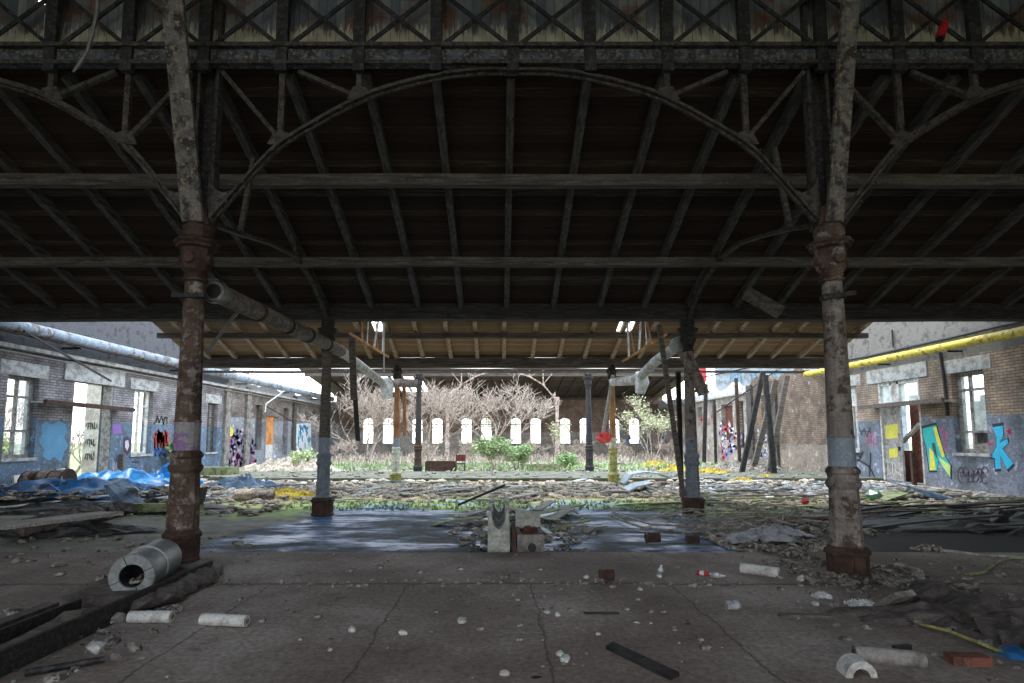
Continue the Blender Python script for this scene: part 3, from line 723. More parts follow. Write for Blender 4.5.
# lattice girder
e = thing('lattice_girder', (XC, Y1, ZC), 'long dark lattice girder of crossed braces over a flaking grey plate', 'girder')
zt0, zt1 = ZC, ZC+.19
m = MB(); m.span(XL+.1, XR-.1, Y1-.05, Y1+.05, zt0, zt1); m.build('bottom_chord', 'chord', e)
m = MB(); m.span(XL+.1, XR-.1, Y1-.11, Y1-.05, zt1, zt1+.05); m.span(XL+.1, XR-.1, Y1-.09, Y1-.05, zt0-.02, zt0+.025); m.build('chord_angle', 'truss_iron', e)
ztop = 7.72
m = MB(); m.span(XL+.1, XR-.1, Y1-.05, Y1+.05, ztop, ztop+.2); m.build('top_chord', 'dark_iron', e)
for k in range(-14, 15):
    x = XC+.9375*k
    MB().span(x-.07, x+.07, Y1-.09, Y1-.02, zt1-.3, ztop).build('girder_post', 'dark_iron', e)
    for s in (1, -1):
        a, b = (x, x+.9375) if s > 0 else (x+.9375, x)
        for q, (za, zb) in enumerate(((zt1+.06, zt1+.76), (zt1+.76, ztop))):
            MB().beam((a+s*.05, Y1-.02+s*.012, za), (b-s*.05, Y1-.02+s*.012, zb), .05, .02, (0,1,0)).build('brace', 'dark_iron', e)
# struts and posts above the near capitals
for cx, lab in ((C1, 'above the rust-brown near column'), (C2, 'above the grey flaking near column')):
    s = -1 if cx < 0 else 1
    e = thing('raking_strut', (cx, Y1, 4.0), 'broad flaking grey riveted strut rising from the capital ' + lab, 'strut')
    a = V((cx, Y1-.12, 4.02)); b = atX(172 if s < 0 else 851, -8, cx); b2 = a+(b-a)*1.5
    MB().beam(a, b2, .24 if s < 0 else .19, .05, (0,1,0)).build('plate', 'strut_iron', e)
    d = (b2-a).normalized()
    MB().beam(a+V((s*.09,.05,0)), b2+V((s*.09,.05,0)), .03, .12, (0,1,0)).build('flange', 'truss_iron', e)
    m = MB(); n = 46
    for i in range(n): 
        for sx_ in (-.07,.07): m.box(a+(b2-a)*(i/n)+V((sx_,-.026,0)), (.014,.014,.014))
    m.build('rivets', 'strut_iron', e, kind='stuff')
    e = thing('column_post', (cx, Y1+.12, 4.0), 'dark upright post behind the grey strut ' + lab, 'post')
    m = MB(); m.span(cx-.12, cx+.12, Y1+.16, Y1+.2, 4.0, 8.5); m.build('back_plate', 'dark_iron', e)
    m = MB(); m.span(cx-.13, cx-.09, Y1+.05, Y1+.16, 4.0, 8.5); m.span(cx+.09, cx+.13, Y1+.05, Y1+.16, 4.0, 8.5); m.build('side_angles', 'truss_iron', e)
    MB().lathe([(.17,-.02),(.13,.10),(.12,.22)], (cx, Y1, 4.02), 8).build('foot_casting', 'rust', e)
# arched braces from the near capitals back to the second row
for cx, lab in ((C1,'left'), (C2,'right')):
    e = thing('arched_brace', (cx, Y1+.2, 4.1), 'dark curved iron brace running back from the %s near capital' % lab, 'brace')
    if cx < 0: P = [(213,224),(240,234),(270,243),(295,256),(312,280),(322,305),(328,322)]
    else: P = [(812,226),(790,229),(762,236),(740,243),(720,258),(703,282),(693,305),(688,322)]
    pts = [atX(x, y, cx) for x, y in P]
    pts = [p for p in pts if p.y < Y2]
    MB().strip(pts, .09, .05, (1,0,0)).build('curved_rib', 'truss_iron', e)
    q = pts[len(pts)//2]; MB().beam(q, (cx, q.y, zr(q.y)-.02), .05, .05, (0,1,0)).build('post', 'truss_iron', e)
    q = pts[1]; MB().beam(q, (cx, q.y+.35, zr(q.y+.35)-.02), .06, .06, (0,1,0)).build('post', 'purlin', e)
    q = pts[-2]; MB().beam(q, (cx, q.y-1.0, zr(q.y-1.0)-.02), .05, .05, (0,1,0)).build('diagonal', 'beam_dark', e)
# ================= services =================
def ptsX(P, X): return [atX(x, y, X) for x, y in P]
# left duct
e = thing('ventilation_duct', (C1+.12, 9, 3.3), 'long brown lagged duct slung from the rust-brown near column to the third column row', 'duct')
XD = C1+.10
a, b, c_ = atX(214,291,XD), atX(341,351,XD), atX(383,383,XD)
MB().tube([a, b], [.125,.125], 16).build('lagged_pipe', 'duct', e, smooth=True)
MB().tube([a-(b-a).normalized()*.05, a+(b-a).normalized()*.06], .15, 16, False).build('end_flange', 'galv', e)
MB().tube([a-(b-a).normalized()*.01, a+(b-a).normalized()*.02], .09, 12).build('open_mouth', 'black', e)
for f_ in (.22,.42,.6,.8): 
    q = a+(b-a)*f_; MB().tube([q, q+(b-a).normalized()*.06], .145, 16).build('strap', 'rust', e)
MB().tube([b, c_], .11, 14).build('thin_pipe', 'duct_pale', e, smooth=True)
MB().tube([c_, c_+V((.1,.1,-.03)), c_+V((.5,.15,.02)), c_+V((1.0,.2,0))], .13, 12).build('elbow', 'duct', e, smooth=True)
# wrap at the joint
m = MB(); m.tube([c_+V((.05,-.1,.1)), c_+V((.12,.0,-.1)), c_+V((.15,.05,-.45))], [.16,.2,.14], 9); m.build('torn_wrap', 'white_plastic', e)
MB().tube([atX(238,312,XD), atX(229,322,XD), atX(207,353,XD)], .022, 6).build('hanging_rod', 'pale_cable', label='thin pale rod dangling below the brown duct beside the rust-brown near column', cat='rod')
# right duct
XE = C2-.1
e = thing('ventilation_duct', (XE, 13, 3.4), 'pale dusty duct with an elbow beside the second-row column with the leaning prop', 'duct')
p = [atX(x,y,XE) for x,y in ((676,347),(655,362),(640,377))]; q2 = atX(613,382,XE)
MB().tube(p, .12, 14).build('lagged_pipe', 'duct_pale', e, smooth=True)
MB().tube([p[0]+V((0,-.25,.03)), p[0]+V((.02,0,.05)), p[0]+V((.12,.05,-.02))], [.16,.17,.15], 14).build('elbow', 'galv', e, smooth=True)
t0 = p[0]+V((.1,-.1,-.05)); MB().tube([t0, t0+V((.22,-.15,-.6)), t0+V((.36,-.2,-1.0))], [.13,.125,.12], 14).build('drop_pipe', 'duct', e, smooth=True)
for k in range(4): z = t0+V((.08+.075*k,-.06-.03*k,-.2-.22*k)); MB().tube([z, z+V((.02,0,-.05))], .14, 14).build('strap', 'purlin', e)
MB().tube([p[-1], p[-1]+V((-.1,.4,-.05)), q2], .14, 12).build('lower_run', 'duct_pale', e, smooth=True)
MB().tube([p[-1]+V((0,-.1,.12)), p[-1]+V((.05,.0,-.15)), p[-1]+V((0,.05,-.45))], [.15,.2,.13], 9).build('torn_wrap', 'white_plastic', e)
# pale blue pipe along the left wall
XP = XL+.42
P = [atX(x,y,XP) for x,y in ((-60,313),(0,329),(60,346),(110,358),(181,371.5),(240,383),(321,397),(345,402))]
e = thing('wall_pipe', P[3], 'fat pale blue pipe with rusty torn underside running along the left wall', 'pipe')
zf = [max(v.z, 4.55) for v in P]; P = [V((XP, v.y, 4.62)) for v in P]; P[-1].y = 46
MB().tube(P, .19, 14).build('pipe_shell', 'blue_pipe', e, smooth=True)
m = MB(); y = 14.0
while y < 24: 
    L_ = R.uniform(.3,1.1); m.beam((XP+.05,y,4.44),(XP+.12,y+L_,4.40+R.uniform(-.06,.02)), .16,.02); y += L_*.8+.1
m.build('torn_lagging', 'rust', e, kind='stuff')
for y in (13,18,24,30,36,42): MB().beam((XL,y,4.35),(XP+.2,y,4.35), .06,.06).build('pipe_bracket', 'dark_iron', e)
MB().tube([(XL+.35,y,4.98+.03*math.sin(y)) for y in range(26,50,2)], .035, 6).build('wall_pipe', 'pale_cable', label='thin rusty conduit running above the fat blue pipe on the left ruined wall', cat='pipe')
MB().tube([(XL+.2,y,3.92+.02*math.sin(y*2)) for y in range(12,50,2)], .025, 6).build('wall_pipe', 'pale_cable', label='thin grey conduit along the left wall just below the fat blue pipe', cat='pipe')
# yellow pipe right
XQ = XR-.35
e = thing('gas_pipe', (XQ, 19, 4.5), 'bright yellow pipe running high along the right brick wall', 'pipe')
P = [atX(x,y,XQ) for x,y in ((1100,313),(1024,331),(950,346),(880,360),(835,369),(806,374.5))]; P = [V((XQ, v.y, v.z)) for v in P]
MB().tube(P, .13, 12).build('pipe_shell', 'yellow_pipe', e, smooth=True)
for v in P[2:5]: MB().beam((XR,v.y,v.z-.16),(XQ-.1,v.y,v.z-.16), .05,.05).build('pipe_bracket', 'dark_iron', e)
v = P[4]; MB().box((XQ,v.y,v.z), (.34,.3,.34)).build('pipe_flange', 'rust', e)
MB().tube([atX(x,y,XR-.08) for x,y in ((1040,318),(1000,326),(950,338),(905,348),(870,356),(830,363))], .045, 6).build('power_cable', 'dark_cable', label='black cable running on the right wall just above the bright yellow pipe', cat='cable')
MB().tube([atX(x,y,XR-.06) for x,y in ((940,352),(943,372),(946,398),(947,416))], .045, 6).build('conduit', 'dark_cable', label='black vertical conduit on the right wall between doorway and big window', cat='cable')
MB().tube([atX(x,y,XR-.06) for x,y in ((892,330),(893,347),(897,350),(908,346))], .03, 6).build('conduit', 'dark_cable', label='short black bent conduit on the plaster above the yellow pipe', cat='cable')
# canopy bars over the doorways
a, b = atX(45,400,XL+.5), atX(134,410,XL+.5); z_ = (a.z+b.z)/2
e = thing('door_canopy', (XL+.5, a.y, z_), 'rusty flaking canopy bar jutting out above the left doorway', 'canopy')
MB().beam((XL+.5,a.y,z_),(XL+.5,b.y,z_-.05), .1,.14).build('front_bar', 'rust', e)
MB().span(XL,XL+.45,a.y+.1,b.y-.1,z_-.02,z_+.03).build('canopy_slab', 'lintel', e)
a, b = atX(859,408,XR-.5), atX(943,400,XR-.5); z_ = (a.z+b.z)/2
e = thing('door_canopy', (XR-.5, b.y, z_), 'grey flaking canopy bar jutting out above the right doorway', 'canopy')
MB().beam((XR-.5,a.y,z_),(XR-.5,b.y,z_+.02), .1,.14).build('front_bar', 'purlin', e)
MB().span(XR-.45,XR,b.y+.1,a.y-.1,z_-.02,z_+.03).build('canopy_slab', 'lintel', e)
MB().beam(atX(24,331,XL+1.2), atX(111,381,XL+.8), .05,.05).build('steel_bar', 'black', label='loose black bar sloping down in front of the left wall above the doorway', cat='bar')
# roof remnants
MB().tube([atY(x,y,6.2) for x,y in ((98,-12),(97,12),(92,36),(87,52),(78,66),(73,72))], [.015,.02,.02,.018,.02,.012], 6).build('hanging_cable', 'pale_cable', label='frayed pale cable dangling across the girder at top left', cat='cable')
e = thing('canister', atY(941,31,6.3), 'small red canister wedged in the lattice girder at top right', 'canister')
a, b = atY(945,22,6.3), atY(940,38,6.3)
MB().tube([a, a+(b-a)*.15, b], [.03,.048,.05], 12).build('body', 'red', e, smooth=True); MB().tube([b, b+(b-a)*.12], .042, 10).build('cap', 'black', e)
e = thing('broken_plank', atY(765,302,10.6), 'splintered brown plank hanging loose under the near roof above the thick beam, right side', 'plank')
MB().beam(atY(746,293,10.7), atY(781,313,10.4), .26,.03,(0,1,.3)).build('plank', 'purlin', e)
MB().beam(atY(750,297,10.62), atY(779,316,10.35), .12,.02,(0,1,.3)).build('splinter', 'wood', e)
for s, cx, pts, lab in ((-1, C1, ((349,333),(389,357)), 'left'), (1, C2, ((667,334),(622,362)), 'right')):
    e = thing('skylight_rail', atY(*pts[0], 16.8), 'rusty sloping angle bar with pale hanging strips under the %s roof opening' % lab, 'rail')
    a, b = atY(*pts[0], 16.9), atY(*pts[1], 17.3)
    MB().beam(a, b, .07,.07).build('angle_bar', 'orange_rust', e)
    for k, f_ in enumerate((.35,.45,.62,.72,.84)):
        q = a+(b-a)*f_; MB().beam(q, (q.x+.12*(k%3-1), q.y+.1, min(q.z+1.1, zr2(q.y+.1)+.05)), .03 if k%2 else .06,.02,(0,1,0)).build('strip', ('orange_rust','frame_white','frame_white')[k%3], e)
MB().beam(atY(384,325,15.8), atY(384,372,15.8), .03,.03).build('hanging_rod', 'pale_cable', label='straight pale rod hanging down to the torn wrap of the left duct', cat='rod')
# hanging board and strip by the left second-row column
e = thing('hanging_board', (C1+.3, Y2+.4, 3.9), 'brown board with a black strip hanging right of the left second-row column', 'board')
a, b = atY(352,338,Y2+.4), atY(354,400,Y2+.4); MB().beam(a, b, .14,.04,(0,1,0)).build('board', 'wood', e)
MB().beam(b+V((.02,0,.1)), atY(358,441,Y2+.4), .1,.02,(0,1,0)).build('strip', 'black', e)
# props at the right second-row column
m = MB().beam(atY(659,325,11.2), atZ(691,516,-.05)+V((0,.3,.0)), .09,.07,(0,1,0)).build('timber_prop', 'wood', label='long slanting timber prop leaning against the right second-row column', cat='prop')
MB().beam(atY(678,372,12.2), atZ(682,500,-.05), .10,.06,(0,1,0)).build('timber_prop', 'wood_dark', label='straight dark timber just behind the right second-row column', cat='prop')
MB().beam(atY(613,375,19.4), atY(602,440,19.5), .11,.08,(0,1,0)).build('timber_prop', 'wood_pale', label='pale slanting timber left of the right third-row column', cat='prop')
MB().beam(atY(404,385,19.6), atY(405,436,19.6), .12,.08,(0,1,0)).build('timber_prop', 'orange_rust', label='short rusty upright beside the left third-row column', cat='prop')
TB = [((765,375),(774,470),23.5,.2,'wood_dark','tall dark timber standing before the damp stretch of right wall'),
      ((776,380),(752,470),25.5,.24,'wood','brown timber leaning left before the damp stretch of right wall'),
      ((763,372),(741,469),24.5,.2,'wood_dark','dark timber leaning left across the brown one near the yellow pipe end'),
      ((787,376),(768,472),24.0,.2,'wood','brown timber leaning beside the right end of the yellow pipe'),
      ((706,384),(704,468),33,.2,'wood_dark','dark post in front of the arched niches of the right ruin'),
      ((714,400),(716,468),32,.13,'wood_dark','thin dark post between two arched niches of the right ruin'),
      ((736,378),(740,470),31,.16,'rust','slim rusty post in front of the largest arched niche')]
for (p_, q_, Y, w_, mt, lab) in TB:
    a = atY(*p_, Y); b = atY(*q_, Y); b.z = max(b.z, -.05); 
    if q_[1] > 460: b.z = -.08
    MB().beam(a, b, w_, .12, (0,1,0)).build('leaning_timber', mt, label=lab, cat='timber')
for (p_, q_, Y, lab) in (((776,362),(700,378),24,'long thin dark rail hanging below the roof edge on the right'),((717,412),(777,370),27,'thin straight black rod slanting before the arched niches'),):
    MB().beam(atY(*p_, Y), atY(*q_, Y), .05,.05).build('steel_rod', 'black', label=lab, cat='rod')
e = thing('bent_bracket', atX(300,400,XL+.7), 'thin white bent bracket hanging off the fat blue pipe on the left', 'bracket')
MB().tube([atX(x,y,XL+.7) for x,y in ((284,391),(266,404),(265,412))], .04, 6).build('arm', 'frame_white', e)
MB().tube([atX(x,y,XL+.7) for x,y in ((266,406),(280,414),(291,421))], .035, 6).build('rod', 'dark_cable', e)

# ================= graffiti on the walls =================
CM = {}
def paint(c):
    k = tuple(c)
    if k not in CM: 
        n = 'spray_paint_%d' % len(CM); MT[n] = plain(n, c, .6, 0, 3, .15); CM[k] = n
    return CM[k]
WALLS = {o.name: o for o in bpy.data.objects}
def poly_on(X, px, off, col, parent, label=None, scale=1.0):
    s = -1 if X > 0 else 1; P = [atX(x, y, X) for x, y in px]; c0 = sum(P, V((0,0,0)))/len(P)
    P = [V((X+s*off, c0.y+(p.y-c0.y)*scale, c0.z+(p.z-c0.z)*scale)) for p in P]
    return MB().prism(P, (-s*.003,0,0)).build('graffiti', paint(col), parent, label=label)
def stroke_on(X, lines, w_, off, col, parent, label=None):
    s = -1 if X > 0 else 1; m = MB()
    for L_ in lines:
        P = [atX(x, y, X) for x, y in L_]
        for a, b in zip(P, P[1:]):
            a = V((X+s*off, a.y, a.z)); b = V((X+s*off, b.y, b.z)); d = (b-a)
            if d.length < 1e-4: continue
            m.beam(a-d.normalized()*w_*.35, b+d.normalized()*w_*.35, .004, w_, (0,d.z,-d.y))
    return m.build('graffiti', paint(col), parent, label=label)
def cr(P, k, ox, oy): return [(ox+x/k, oy+y/k) for x, y in P]
WR, WL, WRR, WLR, WRD = (WALLS[n] for n in ('wall_right','wall_left','wall_right_ruin','wall_left_ruin','wall_right_damp'))
g1 = cr([(208,335),(275,318),(298,405),(318,470),(345,512),(345,575),(305,520),(285,490),(280,540),(243,540),(228,430),(212,370)], 4.88, 880, 360)
poly_on(XR, g1, .006, (.01,.02,.02), WR, 'black-outlined teal and yellow painted letter', 1.1)
poly_on(XR, g1, .010, (.02,.55,.55), WR)
poly_on(XR, cr([(243,425),(262,450),(275,535),(245,538)], 4.88, 880, 360), .014, (.85,.8,.1), WR)
poly_on(XR, cr([(262,330),(275,325),(300,405),(318,470),(305,475),(285,420)], 4.88, 880, 360), .014, (.85,.8,.1), WR)
poly_on(XR, cr([(285,470),(345,515),(342,568),(310,520)], 4.88, 880, 360), .014, (.6,.8,.25), WR)
poly_on(XR, cr([(255,405),(270,405),(280,470),(285,490),(262,445)], 4.88, 880, 360), .017, (.01,.1,.12), WR)
g2 = cr([(552,328),(602,320),(602,375),(585,405),(622,385),(628,405),(598,432),(652,505),(622,535),(588,465),(592,530),(565,532),(562,480),(543,474),(570,425),(570,375)], 4.88, 880, 360)
poly_on(XR, g2, .006, (.01,.02,.04), WR, 'bright cyan angular painted letter with dark outline', 1.14)
poly_on(XR, g2, .010, (.02,.5,.85), WR)
def squig(cx, cy, w_, h, n, seed):
    r = random.Random(seed); return [(cx+w_*(i/n-.5)+r.uniform(-1,1)*w_*.06, cy+h*.5*math.sin(i*1.9+seed)*r.uniform(.6,1)) for i in range(n+1)]
def loops(cx, cy, w_, h, k, seed):
    r = random.Random(seed); out = []
    for i in range(k):
        x = cx + w_*(i/max(1,k-1)-.5)*.8; a = r.uniform(0,6); ry = h*.5*r.uniform(.6,1); rx = w_/k*r.uniform(.55,.8)
        out.append([(x+rx*math.cos(a+t*.7), cy+ry*math.sin(a+t*.7)+r.uniform(-.3,.3)) for t in range(8)])
    return out
stroke_on(XR, loops(973,475,30,18,6,3)+[squig(973,474,26,8,16,2)], .03, .006, (.08,.05,.10), WR, 'dark purple bubble-letter scribble')
stroke_on(XR, [cr(q, 4.88, 880, 360) for q in ([(290,340),(312,335),(318,430),(330,440)],[(300,390),(320,380)],[(312,360),(345,365)])], .035, .006, (.6,.05,.25), WR, 'pink tag strokes')
stroke_on(XR, [cr(q, 4.88, 880, 360) for q in ([(620,345),(640,355)],[(630,335),(632,360)],[(530,412),(548,408)])], .05, .006, (.6,.03,.12), WR, 'small pink dashes')
stroke_on(XR, [cr(q, 3.794, 830, 340) for q in ([(112,330),(118,360),(130,335),(140,365),(152,332),(156,360)],[(112,345),(156,348)])], .03, .006, (.03,.03,.05), WR, 'black tag beside the right doorway')
stroke_on(XR, loops(871,440,10,16,4,9), .03, .006, (.55,.12,.25), WR, 'red scribble left of the right doorway')
stroke_on(XR, [cr(q, 3.794, 830, 340) for q in ([(80,420),(95,445),(105,425),(115,448),(125,425)],[(80,460),(110,455),(150,480),(180,540)],[(155,430),(150,520),(165,535)])], .07, .006, (.02,.02,.025), WR, 'thick black lettering behind the near grey column')
dl = [o for o in bpy.data.objects if o.name.startswith('door_leaf')]
dleaf = [o for o in dl if o.parent.name == 'door_2'][0]
for q, lab in (([(886,425),(898,424),(898,438),(886,439)], 'square yellow poster'), ([(889,449),(898,448),(898,457),(889,458)], 'small pale yellow poster')):
    P = [atX(x,y,XR+.08) for x,y in q]; MB().prism([V((XR+.072,p_.y,p_.z)) for p_ in P], (.004,0,0)).build('poster', paint((.75,.72,.1)), dleaf, label=lab)
s_ = stroke_on(XR+.09, loops(891,468,9,18,4,5), .02, .024, (.75,.75,.75), dleaf, 'pale scribble on the door')
# left wall
stroke_on(XL, [squig(161,441,14,22,20,4), squig(161,438,12,18,18,8)], .10, .006, (.62,.07,.05), WL, 'red scrawl')
stroke_on(XL, [squig(161,452,14,10,10,6)], .10, .010, (.05,.16,.5), WL, 'blue scrawl under the red one')
stroke_on(XL, [squig(161,420,13,10,10,1)], .08, .006, (.02,.02,.03), WL, 'black scrawl above the red one')
poly_on(XL, [(41,425),(47,422),(52,425),(58,421),(65,424),(67,431),(64,437),(68,446),(64,452),(61,462),(54,457),(49,461),(42,456),(44,449),(39,442),(42,434)], .005, (.09,.30,.52), WL, 'bright blue painted patch')
poly_on(XL, [(123,438),(127,436),(131,440),(131,450),(127,456),(123,450)], .005, (.06,.03,.09), WL, 'dark stencilled oval head')
poly_on(XL, [(125,441),(128,440),(129,446),(127,451),(125,447)], .009, (.65,.65,.68), WL)
poly_on(XL, [(112,424),(120,424),(122,433),(113,434)], .005, (.28,.14,.5), WL, 'violet sprayed blot')
stroke_on(XL, [[(132,456),(138,456)],[(132,462),(139,462)],[(131,468),(136,468)]], .06, .006, (.03,.04,.12), WL, 'three dark dashes')
stroke_on(XL, [squig(115,468,5,22,10,3)], .03, .006, (.5,.5,.6), WL, 'white squiggle')
# scribbles on the lobby wall inside the left doorway
lob = WALLS['wall_lobby']; yl = LD[1]-.056; m = MB()
for seed, zc in ((1,1.95),(2,1.35),(5,.85)):
    r = random.Random(seed); P = [V((XL-.52-.34*i/26+.03*math.sin(i*1.1+seed), yl, zc+.15*math.cos(i*1.25+seed)*r.uniform(.6,1.1))) for i in range(27)]
    for a, b in zip(P, P[1:]): m.beam(a, b, .004, .025, (0,0,1) if abs((b-a).z) < .1 else (1,0,0))
m.build('graffiti', paint((.03,.05,.04)), lob, label='three lines of dark scribbled tags')
# ruins: sprayed pictures
def splash(X, x0, x1, y0, y1, cols, n, seed, parent, label, w_=.16):
    r = random.Random(seed)
    for k, c in enumerate(cols):
        L_ = []
        for i in range(n):
            cx, cy = r.uniform(x0,x1), r.uniform(y0,y1); dx, dy = r.uniform(-1,1)*(x1-x0)*.16, r.uniform(.3,1)*(y1-y0)*.2
            L_.append([(cx,cy),(cx+dx,cy+dy*.5),(cx+dx*.4,cy+dy)])
        stroke_on(X, L_, w_, .006+.006*k, c, parent, label if k == 0 else None)
poly_on(XL, [(296,424),(311,423),(311,462),(296,464)], .004, (.72,.76,.8), WLR, 'white painted panel with blue strokes')
splash(XL, 295, 310, 424, 456, [(.03,.35,.65),(.02,.12,.4),(.1,.5,.7)], 10, 3, WLR, 'blue sprayed strokes')
splash(XL, 227, 252, 428, 464, [(.20,.09,.27),(.34,.10,.22),(.12,.14,.24),(.38,.34,.42)], 24, 5, WLR, 'dark purple and maroon sprayed figure', .2)
poly_on(XL, [(226,428),(230,426),(233,430),(232,436),(227,437)], .03, (.7,.6,.08), WLR, 'yellow sprayed blot')
splash(XR, 721, 743, 418, 456, [(.6,.12,.15),(.2,.25,.55),(.7,.72,.85)], 9, 8, WRR, 'red and blue sprayed portrait panel', .22)
splash(XR, 664, 684, 418, 450, [(.35,.45,.75),(.55,.2,.25)], 8, 12, WRR, 'pale blue sprayed strokes', .25)
splash(XR, 700, 716, 412, 440, [(.6,.1,.1)], 4, 13, WRR, 'red sprayed smears', .2)
splash(XR, 757, 774, 425, 462, [(.25,.35,.65),(.5,.55,.7)], 9, 14, WRD, 'blue sprayed streaks on damp brick', .14)
WBK = WALLS['wall_back']
m = MB(); r = random.Random(4)
for i in range(16):
    x = r.uniform(9.5,13); z = r.uniform(.6,2.6); m.beam((x,YB-.01,z),(x+r.uniform(-.3,.3),YB-.01,z+r.uniform(.2,.6)), .2,.01,(0,1,0))
m.build('graffiti', paint((.15,.25,.5)), WBK, label='dark blue sprayed strokes at the right end of the back wall')

# ================= outside =================
e = thing('distant_building', (34, 80, 0), 'pale multi-storey building seen above the right ruined wall, with a red banner', 'building')
m = MB(); m.span(27, 50, 70, 71, 0, 15).build('facade', 'facade', e)
for i in range(6):
    for j in range(2): MB().span(28.5+i*2.6, 29.9+i*2.6, 69.9, 70, 7.6+3.2*j, 9.6+3.2*j).build('window', 'blue_sheet', e)
MB().span(24.6, 25.4, 69.6, 69.9, 8.4, 11.0).build('banner', 'red', e, label='bright red hanging banner')

# ================= vegetation =================
def tree(name, base_, h, spread, seed, label, mat='twig', leaf=None, nl=0, lv=4, r0=.09, group=None, cat='tree', stems=3, thin=1.0):
    r = random.Random(seed); e = thing(name, base_, label, cat, group); m = MB(); lf = MB(); base_ = V(base_)
    def grow(p, d, L_, rad, lev):
        n = 3; pts = [p]; rr = [rad]
        for i in range(n):
            d = (d + V((r.uniform(-1,1), r.uniform(-1,1), r.uniform(-.3,.6)))*.22).normalized()
            p = p + d*L_/n; pts.append(p); rr.append(rad*(1-.35*(i+1)/n))
            if lev <= 1 and leaf:
                for q in range(nl):
                    c = p + V((r.uniform(-1,1),r.uniform(-1,1),r.uniform(-1,1)))*.18; s = r.uniform(.05,.10)
                    a = V((r.uniform(-1,1),r.uniform(-1,1),r.uniform(-.5,.5))).normalized()*s; b = V((r.uniform(-1,1),r.uniform(-1,1),r.uniform(-1,1))).normalized()*s*.6
                    lf.add([c-a, c+b, c+a, c-b], [(0,1,2,3)])
        m.tube(pts, rr, 5 if lev > 2 else 3, False)
        if lev > 0:
            for k in range(r.choice((3,3,4)) if lev > 1 else 3):
                f_ = r.uniform(.45,1); q = pts[min(n, int(f_*n+.5))]
                nd_ = (d + V((r.uniform(-1,1)*spread, r.uniform(-1,1)*spread, r.uniform(-.2,.7)))).normalized()
                grow(q, nd_, L_*r.uniform(.6,.8), max(rr[-1]*.62,.010), lev-1)
    for s in range(stems):
        a = s*2.1+seed; grow(base_+V((.1*math.cos(a),.1*math.sin(a),0)), V((.45*math.cos(a)*spread,.3*math.sin(a),1)).normalized(), h*.36, r0*r.uniform(.7,1), lv)
    m.build('branches', mat, e)
    if leaf and lf.v: lf.build('foliage', leaf, e)
    return e
tree('bare_tree', (-4.0,31,-.05), 5.6, 1.3, 1, 'spreading pale bare tree in the roofless court right of the left fourth-row column', lv=5, r0=.07)
tree('bare_tree', (-.2,30,-.05), 6.0, 1.4, 2, 'largest pale bare tree, in the middle of the roofless court above the green bush', lv=5, r0=.075)
tree('bare_tree', (-7.0,30,-.05), 5.4, 1.4, 3, 'twiggy bare tree behind the hanging duct, left of the third-row column', lv=5, r0=.06)
tree('bare_tree', (3.3,34,-.05), 3.6, .7, 6, 'small sparse sapling with yellow-green leaves before the forked bracket', 'twig', 'leaf_pale', 1, 3, .06, stems=2)
tree('bare_tree', (9.5,36,-.05), 4.6, .8, 8, 'thin tree with fresh leaves before the right end of the back wall', 'twig', 'leaf_pale', 1, 4, .05)
tree('bush', (-.2,27,-.05), 2.0, .9, 11, 'dense green leafy bush in the court behind the centre of the hall', 'twig', 'leaf', 2, 3, .03, cat='bush', stems=6)
tree('bush', (.9,28,-.05), 1.4, 1.0, 12, 'lower green bush just right of the dense centre bush', 'twig', 'leaf', 2, 3, .03, cat='bush', stems=5)
tree('bush', (-9.2,26.5,-.05), 1.2, 1.1, 13, 'low pale green bush left of the left third-row column', 'twig', 'leaf_pale', 3, 3, .03, cat='bush', stems=5)
tree('bush', (3.4,29,-.05), 1.0, 1.0, 14, 'small green bush beside the slim black fourth-row column', 'twig', 'leaf', 6, 2, .03, cat='bush', stems=5)
tree('bush', (XL+.6,24.2,-.05), 1.7, .5, 17, 'green creeper bush against the left wall beside the narrow window', 'twig', 'leaf', 6, 3, .03, cat='bush', stems=3)
for i, x in enumerate((-10.5,-5.2,-1.9,2.2,5.4,7.6,11)):
    tree('bramble', (x, 38+1.5*math.sin(i*2), -.05), 1.9, 1.3, 20+i, 'reddish-brown bare bramble thicket below the arched back windows', 'twig', None, 0, 4, .035, 'brambles before the back wall', 'bramble', 4)
for i, (x, y, h) in enumerate(((-19.5,22,4),(-17.5,19.5,2.2),(-18,24,3),(-18,17,4.5),(-18.5,21,5),(-17,13.5,4),(18.5,14,4.5),(19,19.5,5),(-9,58,6),(0,60,6),(8,57,6))):
    tree('garden_tree', (x,y,-.25), h, .9, 40+i, 'pale tree standing outside in the yard, glimpsed through a wall opening', 'twig', 'leaf_pale' if i%2 else None, 2, 4, .08, 'trees outside the hall', 'tree')
# grass and weeds
def weeds(x0, x1, y0, y1, n, h, seed, name, label, mat='leaf'):
    r = random.Random(seed); m = MB()
    for i in range(n):
        x, y = r.uniform(x0,x1), r.uniform(y0,y1); a = r.uniform(0,6.3); hh = h*r.uniform(.4,1.2); w_ = .03+.02*r.random()
        d = V((math.cos(a),math.sin(a),0)); t = V((x,y,-.06))+d*hh*r.uniform(.1,.7)+V((0,0,hh)); s = V((-d.y,d.x,0))*w_
        m.add([V((x,y,-.06))-s, V((x,y,-.06))+s, V((x,y,0))+d*hh*.3+s*.8+V((0,0,hh*.6)), t], [(0,1,2,3)])
    o = m.build(name, mat, label=label, cat='weeds', kind='stuff'); return o
weeds(-11,13,25.5,33,1500,.32,1,'weeds','green weeds and grass carpeting the roofless court','leaf')
weeds(-12,12,33,47,1800,.5,2,'weeds','dry pale undergrowth before the back wall','twig')
weeds(-5,4.5,12.4,14.2,900,.03,3,'moss','strip of bright moss at the far edge of the wet asphalt','leaf')
